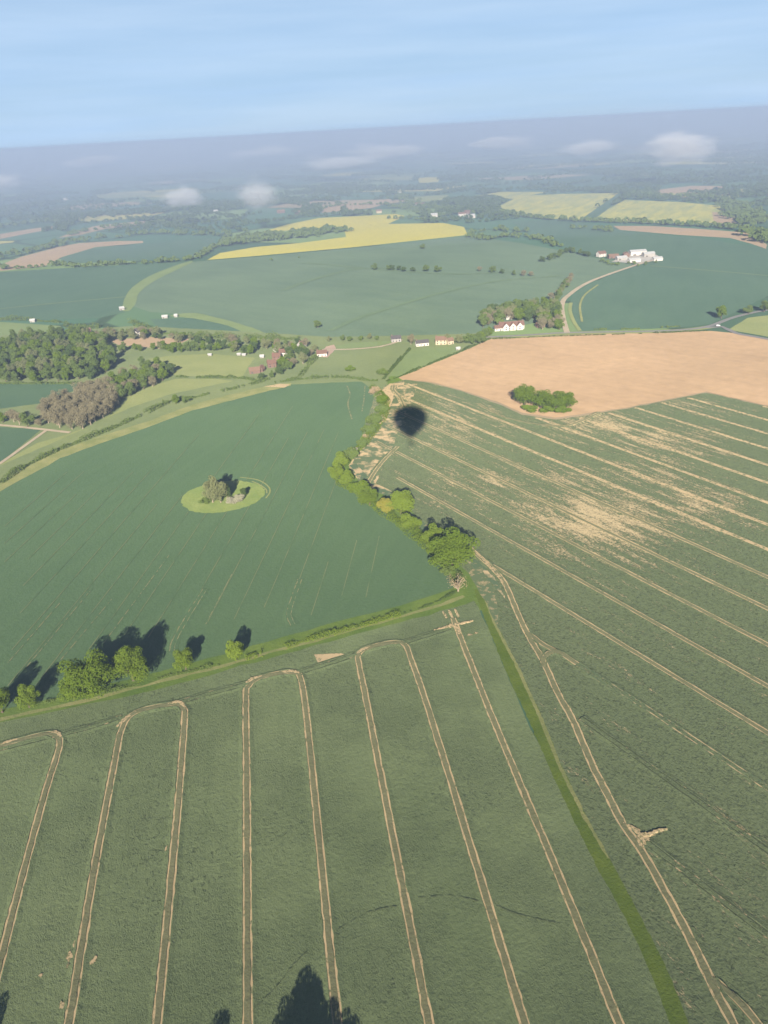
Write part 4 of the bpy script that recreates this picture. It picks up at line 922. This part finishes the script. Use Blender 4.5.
house(87, 335, 10, 11, 7, 4.4, 3.2, W_WHITE, R_RED, 'white house with red tiled roof above the green wood', chim=2)
house(139, 335, 55, 10, 7, 4.6, 3.6, W_WHITE, R_DARK, 'white house with dark slate roof left of the village', chim=1)
house(47, 348, 20, 9, 6, 3, 2.2, W_GREY, R_PALE, 'pale roofed shed half hidden in the green wood', chim=0, win=False, cat='shed', name='shed')
house(33, 322, 5, 6.0, 4.2, 2.5, 1.6, W_OFF, R_PALE, 'white shed in the tall hedge at left', chim=0, win=False, cat='shed', name='shed')
house(122, 310, 30, 6, 4.5, 3, 1.6, W_GREY, R_PALE, 'pale grey barn below the curving grass strip', chim=0, win=False, cat='barn', name='barn')
house(165, 318, 8, 6.8, 4.2, 2.2, 1.6, W_OFF, R_PALE, 'long white shed beside the small blue green field', chim=0, win=False, cat='shed', name='shed')
house(176, 317, 8, 3.8, 3.5, 2.2, 1.6, W_OFF, R_PALE, 'small white shed right of the long white shed', chim=0, win=False, cat='shed', name='shed')
for x, y, l, w, h, rz, wall, roof, lab, wn_ in [
    (601, 256.5, 13, 9, 5, 20, W_WHITE, R_RED, 'white farmhouse with red roof left of the distant farm yard', True), (613, 258, 16, 8, 4, 5, W_BRICK, R_BROWN, 'brown barn at the left of the distant farm yard', False),
    (621, 260, 16, 9, 4, 8, W_GREY, R_PALE, 'grey shed at the front of the distant farm yard', False), (626, 256.5, 14, 9, 4.5, 80, W_BRICK, R_BROWN, 'brown roofed barn in the middle of the farm yard', False),
    (637, 255, 26, 12, 6, 5, W_WHITE, R_PALE, 'largest white barn of the distant farm', False), (648, 256.5, 18, 10, 5, 8, W_GREY, R_PALE, 'pale barn right of the largest white barn', False), (634, 262, 18, 8, 3.6, 10, W_WHITE, R_PALE, 'low white shed in front of the largest barn', False), (657, 260.5, 14, 9, 3.4, 8, W_WHITE, R_PALE, 'white shed at the right end of the farm', False)]:
    house(x, y, rz, l, w, h, 2.2 if not wn_ else 3.4, wall, roof, lab, 'buildings of the distant farm', chim=1 if wn_ else 0, win=wn_, cat='house' if wn_ else 'barn', name='house' if wn_ else 'barn')
for x, y, l, wall, roof, lab in [(399, 195, 22, W_WHITE, R_PALE, 'bright white building in the far village'), (417, 206, 14, W_WHITE, R_RED, 'white house with red roof in the far village'), (421, 209, 14, W_BRICK, R_RED, 'red house in front of the far village'), (423, 206, 12, W_WHITE, R_RED, 'second white house with red roof in the far village'),
        (434, 217, 16, W_WHITE, R_PALE, 'white barn below the far village'), (379, 213, 14, W_CREAM, R_BROWN, 'cream house above the yellow field'), (462, 216, 18, W_WHITE, R_RED, 'white house left in the far white hamlet'), (471, 218, 18, W_WHITE, R_PALE, 'low white building in the far white hamlet'), (467, 214, 14, W_BRICK, R_RED, 'red roofed house in the far white hamlet'),
        (484, 210, 34, W_WHITE, R_PALE, 'largest white shed in the far white hamlet'), (644, 176, 24, W_WHITE, R_PALE, 'tiny white building under the large mist patch'), (224, 207, 16, W_WHITE, R_PALE, 'tiny white building beside the left mist patch'), (216, 213, 12, W_WHITE, R_PALE, 'second tiny white building beside the left mist patch'),
        (66, 200, 16, W_WHITE, R_PALE, 'tiny white house far off at the left'), (298, 214, 18, W_BRICK, R_BROWN, 'brown house above the tongue of wood'), (281, 213, 22, W_BRICK, R_BROWN, 'long brown house above the tongue of wood')]:
    house(x, y, 8, l, 10, 5.5, 3.4, wall, roof, lab, 'houses of the far villages', chim=0)

# parked white car by the lane fork
def car(x, y, rz):
    gx, gy = G(x, y); root = empty('car', (gx, gy, .55), rad(rz)); tag(root, 'small white car on the lane at the fork', 'car')
    W = plain('white_paint', (.75, .75, .74), .3, .05, 1, .5); T_ = plain('tyre_rubber', (.03, .03, .03), .9)
    s = [(-2.1, .5), (-2.05, .85), (-1.7, .95), (-1.2, 1.4), (.4, 1.42), (1.1, .95), (1.95, .85), (2.1, .5), (2.0, .28), (-2.0, .28)]
    n = len(s); v = [(a, -.82, b) for a, b in s]+[(a, .82, b) for a, b in s]
    mesh_obj('body', v, [list(range(n)), list(range(2*n-1, n-1, -1))]+[[i, i+n, (i+1) % n+n, (i+1) % n] for i in range(n)], W, root)
    for sd_ in (-1, 1):
        mesh_obj('window', [(-1.1, sd_*.83, 1.0), (.85, sd_*.83, 1.0), (.35, sd_*.83, 1.34), (-1.0, sd_*.83, 1.34)], [[0, 1, 2, 3]], M_GLASS, root)
        for wx in (-1.3, 1.3):
            vv, ff = tube([(wx, sd_*.62, .32), (wx, sd_*.86, .32)], [.32, .32], 14); ff.append(list(range(13, -1, -1))); mesh_obj('wheel', vv, ff, T_, root)
car(718, 326.5, 12)

# ------------------------------------------------------------------ the balloon itself, over the camera
def balloon():
    z0 = HAZE_TOP+.25
    root = empty('hot_air_balloon', (0, -.6, z0)); tag(root, 'hot air balloon whose dark rounded shadow lies on the field', 'balloon')
    me_, _ = None, None
    prof = [(1.9, 6.2), (3.4, 7.6), (5.6, 9.8), (8.2, 12.6), (10.6, 15.6), (12.3, 18.8), (13.15, 22.0), (13.1, 25.0), (12.0, 28.0), (9.8, 30.4), (6.6, 32.0), (3.2, 32.8), (0.05, 33.0)]
    n = 48; V = []; Fc = []; mi = []
    for (r_, z) in prof:
        for k in range(n):
            a = 2*math.pi*k/n; q = r_*(1+.012*(k % 2)); V.append((q*math.cos(a), q*math.sin(a), z))
    for i in range(len(prof)-1):
        for k in range(n):
            a, b = i*n+k, i*n+(k+1) % n; Fc.append([a, b, b+n, a+n]); mi.append((k//4) % 2)
    mesh_obj('envelope', V, Fc, None, root, mats=[plain('red_cloth', (.45, .05, .04)), plain('navy_cloth', (.04, .06, .20))], fmat=mi)
    wick = plain('wicker', (.30, .19, .09), .9, .4, 8); st = plain('steel', (.4, .4, .4), .4)
    ps = [box(-1.6, 1.6, -1.1, 1.1, 0, .12), box(-1.6, 1.6, -1.1, -.98, .123, 1.15), box(-1.6, 1.6, .98, 1.1, .123, 1.15), box(-1.6, -1.48, -.977, .977, .123, 1.15), box(1.48, 1.6, -.977, .977, .123, 1.15)]
    mesh_obj('basket', *join(ps), wick, root)
    mesh_obj('burner_frame', *join([tube([(a*1.2, b*.8, 2.7), (c*1.2, d*.8, 2.7)], [.05, .05], 6) for a, b, c, d in ((-1, -1, 1, -1), (1, -1, 1, 1), (1, 1, -1, 1), (-1, 1, -1, -1))]+[tube([(x, 0, 2.4), (x, 0, 3.2)], [.16, .2], 10) for x in (-.4, .4)]), st, root)
    for a in (-1, 1):
        for b in (-1, 1):
            mesh_obj('upright', *tube([(a*1.54, b*1.04, 1.15), (a*1.2, b*.8, 2.7)], [.03, .03], 6), st, root)
    mesh_obj('cables', *join([tube([((1.2 if math.cos(t) > 0 else -1.2), (.8 if math.sin(t) > 0 else -.8), 2.75), (1.9*math.cos(t), 1.9*math.sin(t), 6.25)], [.015, .015], 4) for t in [2*math.pi*(k+.5)/16 for k in range(16)]]), st, root)
balloon()

# ------------------------------------------------------------------ low mist patches
def mist(x, y, w_px, h_px, dens, label, seed):
    X, Y = G(x, y); dist = P(X, Y)[2]; w_ = w_px/F*dist; h_ = min(h_px/F*dist, 178 if w_px < 210 else 196)
    t = NT('mist'); co = obj_co(t)
    l = t.n('ShaderNodeVectorMath', {0: co}, operation='LENGTH').outputs['Value']
    sh = t.n('ShaderNodeVectorMath', {0: co, 1: (seed*7.3, seed*3.1, 0)}, operation='ADD').outputs[0]
    nz_ = t.noise(sh, 2.0, 5, .62)
    d = t.math('SUBTRACT', t.math('ADD', nz_, t.ramp(l, 0, 1, .32, -.55)), .50)
    d = t.math('MULTIPLY', t.math('MAXIMUM', d, 0.0), dens*4)
    v = t.n('ShaderNodeVolumePrincipled', {'Color': (.97, .97, 1, 1), 'Density': d})
    t.t.links.new(v.outputs[0], t.out.inputs['Volume'])
    import bmesh
    bm = bmesh.new(); bmesh.ops.create_icosphere(bm, subdivisions=3, radius=1); me_ = bpy.data.meshes.new('mist_patch'); bm.to_mesh(me_); bm.free(); me_.materials.append(t.m)
    o = bpy.data.objects.new('mist_patch', me_); C.objects.link(o); o.scale = (w_/2, w_/2*.8, h_/2); o.location = (X, Y, h_/2+3)
    tag(o, label, 'mist', None, 'stuff')
def fog_bank():
    import bmesh
    t = NT('fog'); v = t.n('ShaderNodeVolumePrincipled', {'Color': (.43, .52, .70, 1), 'Density': .00038}); t.t.links.new(v.outputs[0], t.out.inputs['Volume'])
    bm = bmesh.new(); bmesh.ops.create_icosphere(bm, subdivisions=4, radius=1); me_ = bpy.data.meshes.new('fog_bank'); bm.to_mesh(me_); bm.free(); me_.materials.append(t.m)
    o = bpy.data.objects.new('fog_bank', me_); C.objects.link(o); o.scale = (9500, 6000, 97); o.location = (300, 6750, 99)
    tag(o, 'broad thin bank of fog lying over the distant woods', 'fog', None, 'stuff')
fog_bank()
mist(676, 186, 215, 86, .024, 'large white puff of low mist at upper right', 1)
mist(188, 228, 125, 60, .026, 'white puff of low mist at left above the green fields', 2)
mist(262, 236, 130, 76, .018, 'thin veil of mist right of the left puff', 3)
mist(268, 168, 190, 40, .022, 'pale streak of mist on the horizon left of centre', 4)
mist(100, 176, 170, 46, .022, 'pale streak of mist on the horizon at left', 5)
mist(585, 172, 150, 56, .020, 'faint mist left of the large white puff', 6)
mist(390, 170, 200, 48, .020, 'pale streak of mist on the horizon near the centre', 7)
mist(500, 162, 180, 46, .022, 'pale streak of mist on the horizon right of centre', 8)
mist(5, 208, 120, 56, .020, 'thin mist at the left edge above the brown fields', 9)
mist(340, 182, 220, 34, .014, 'low band of mist over the far fields', 10)
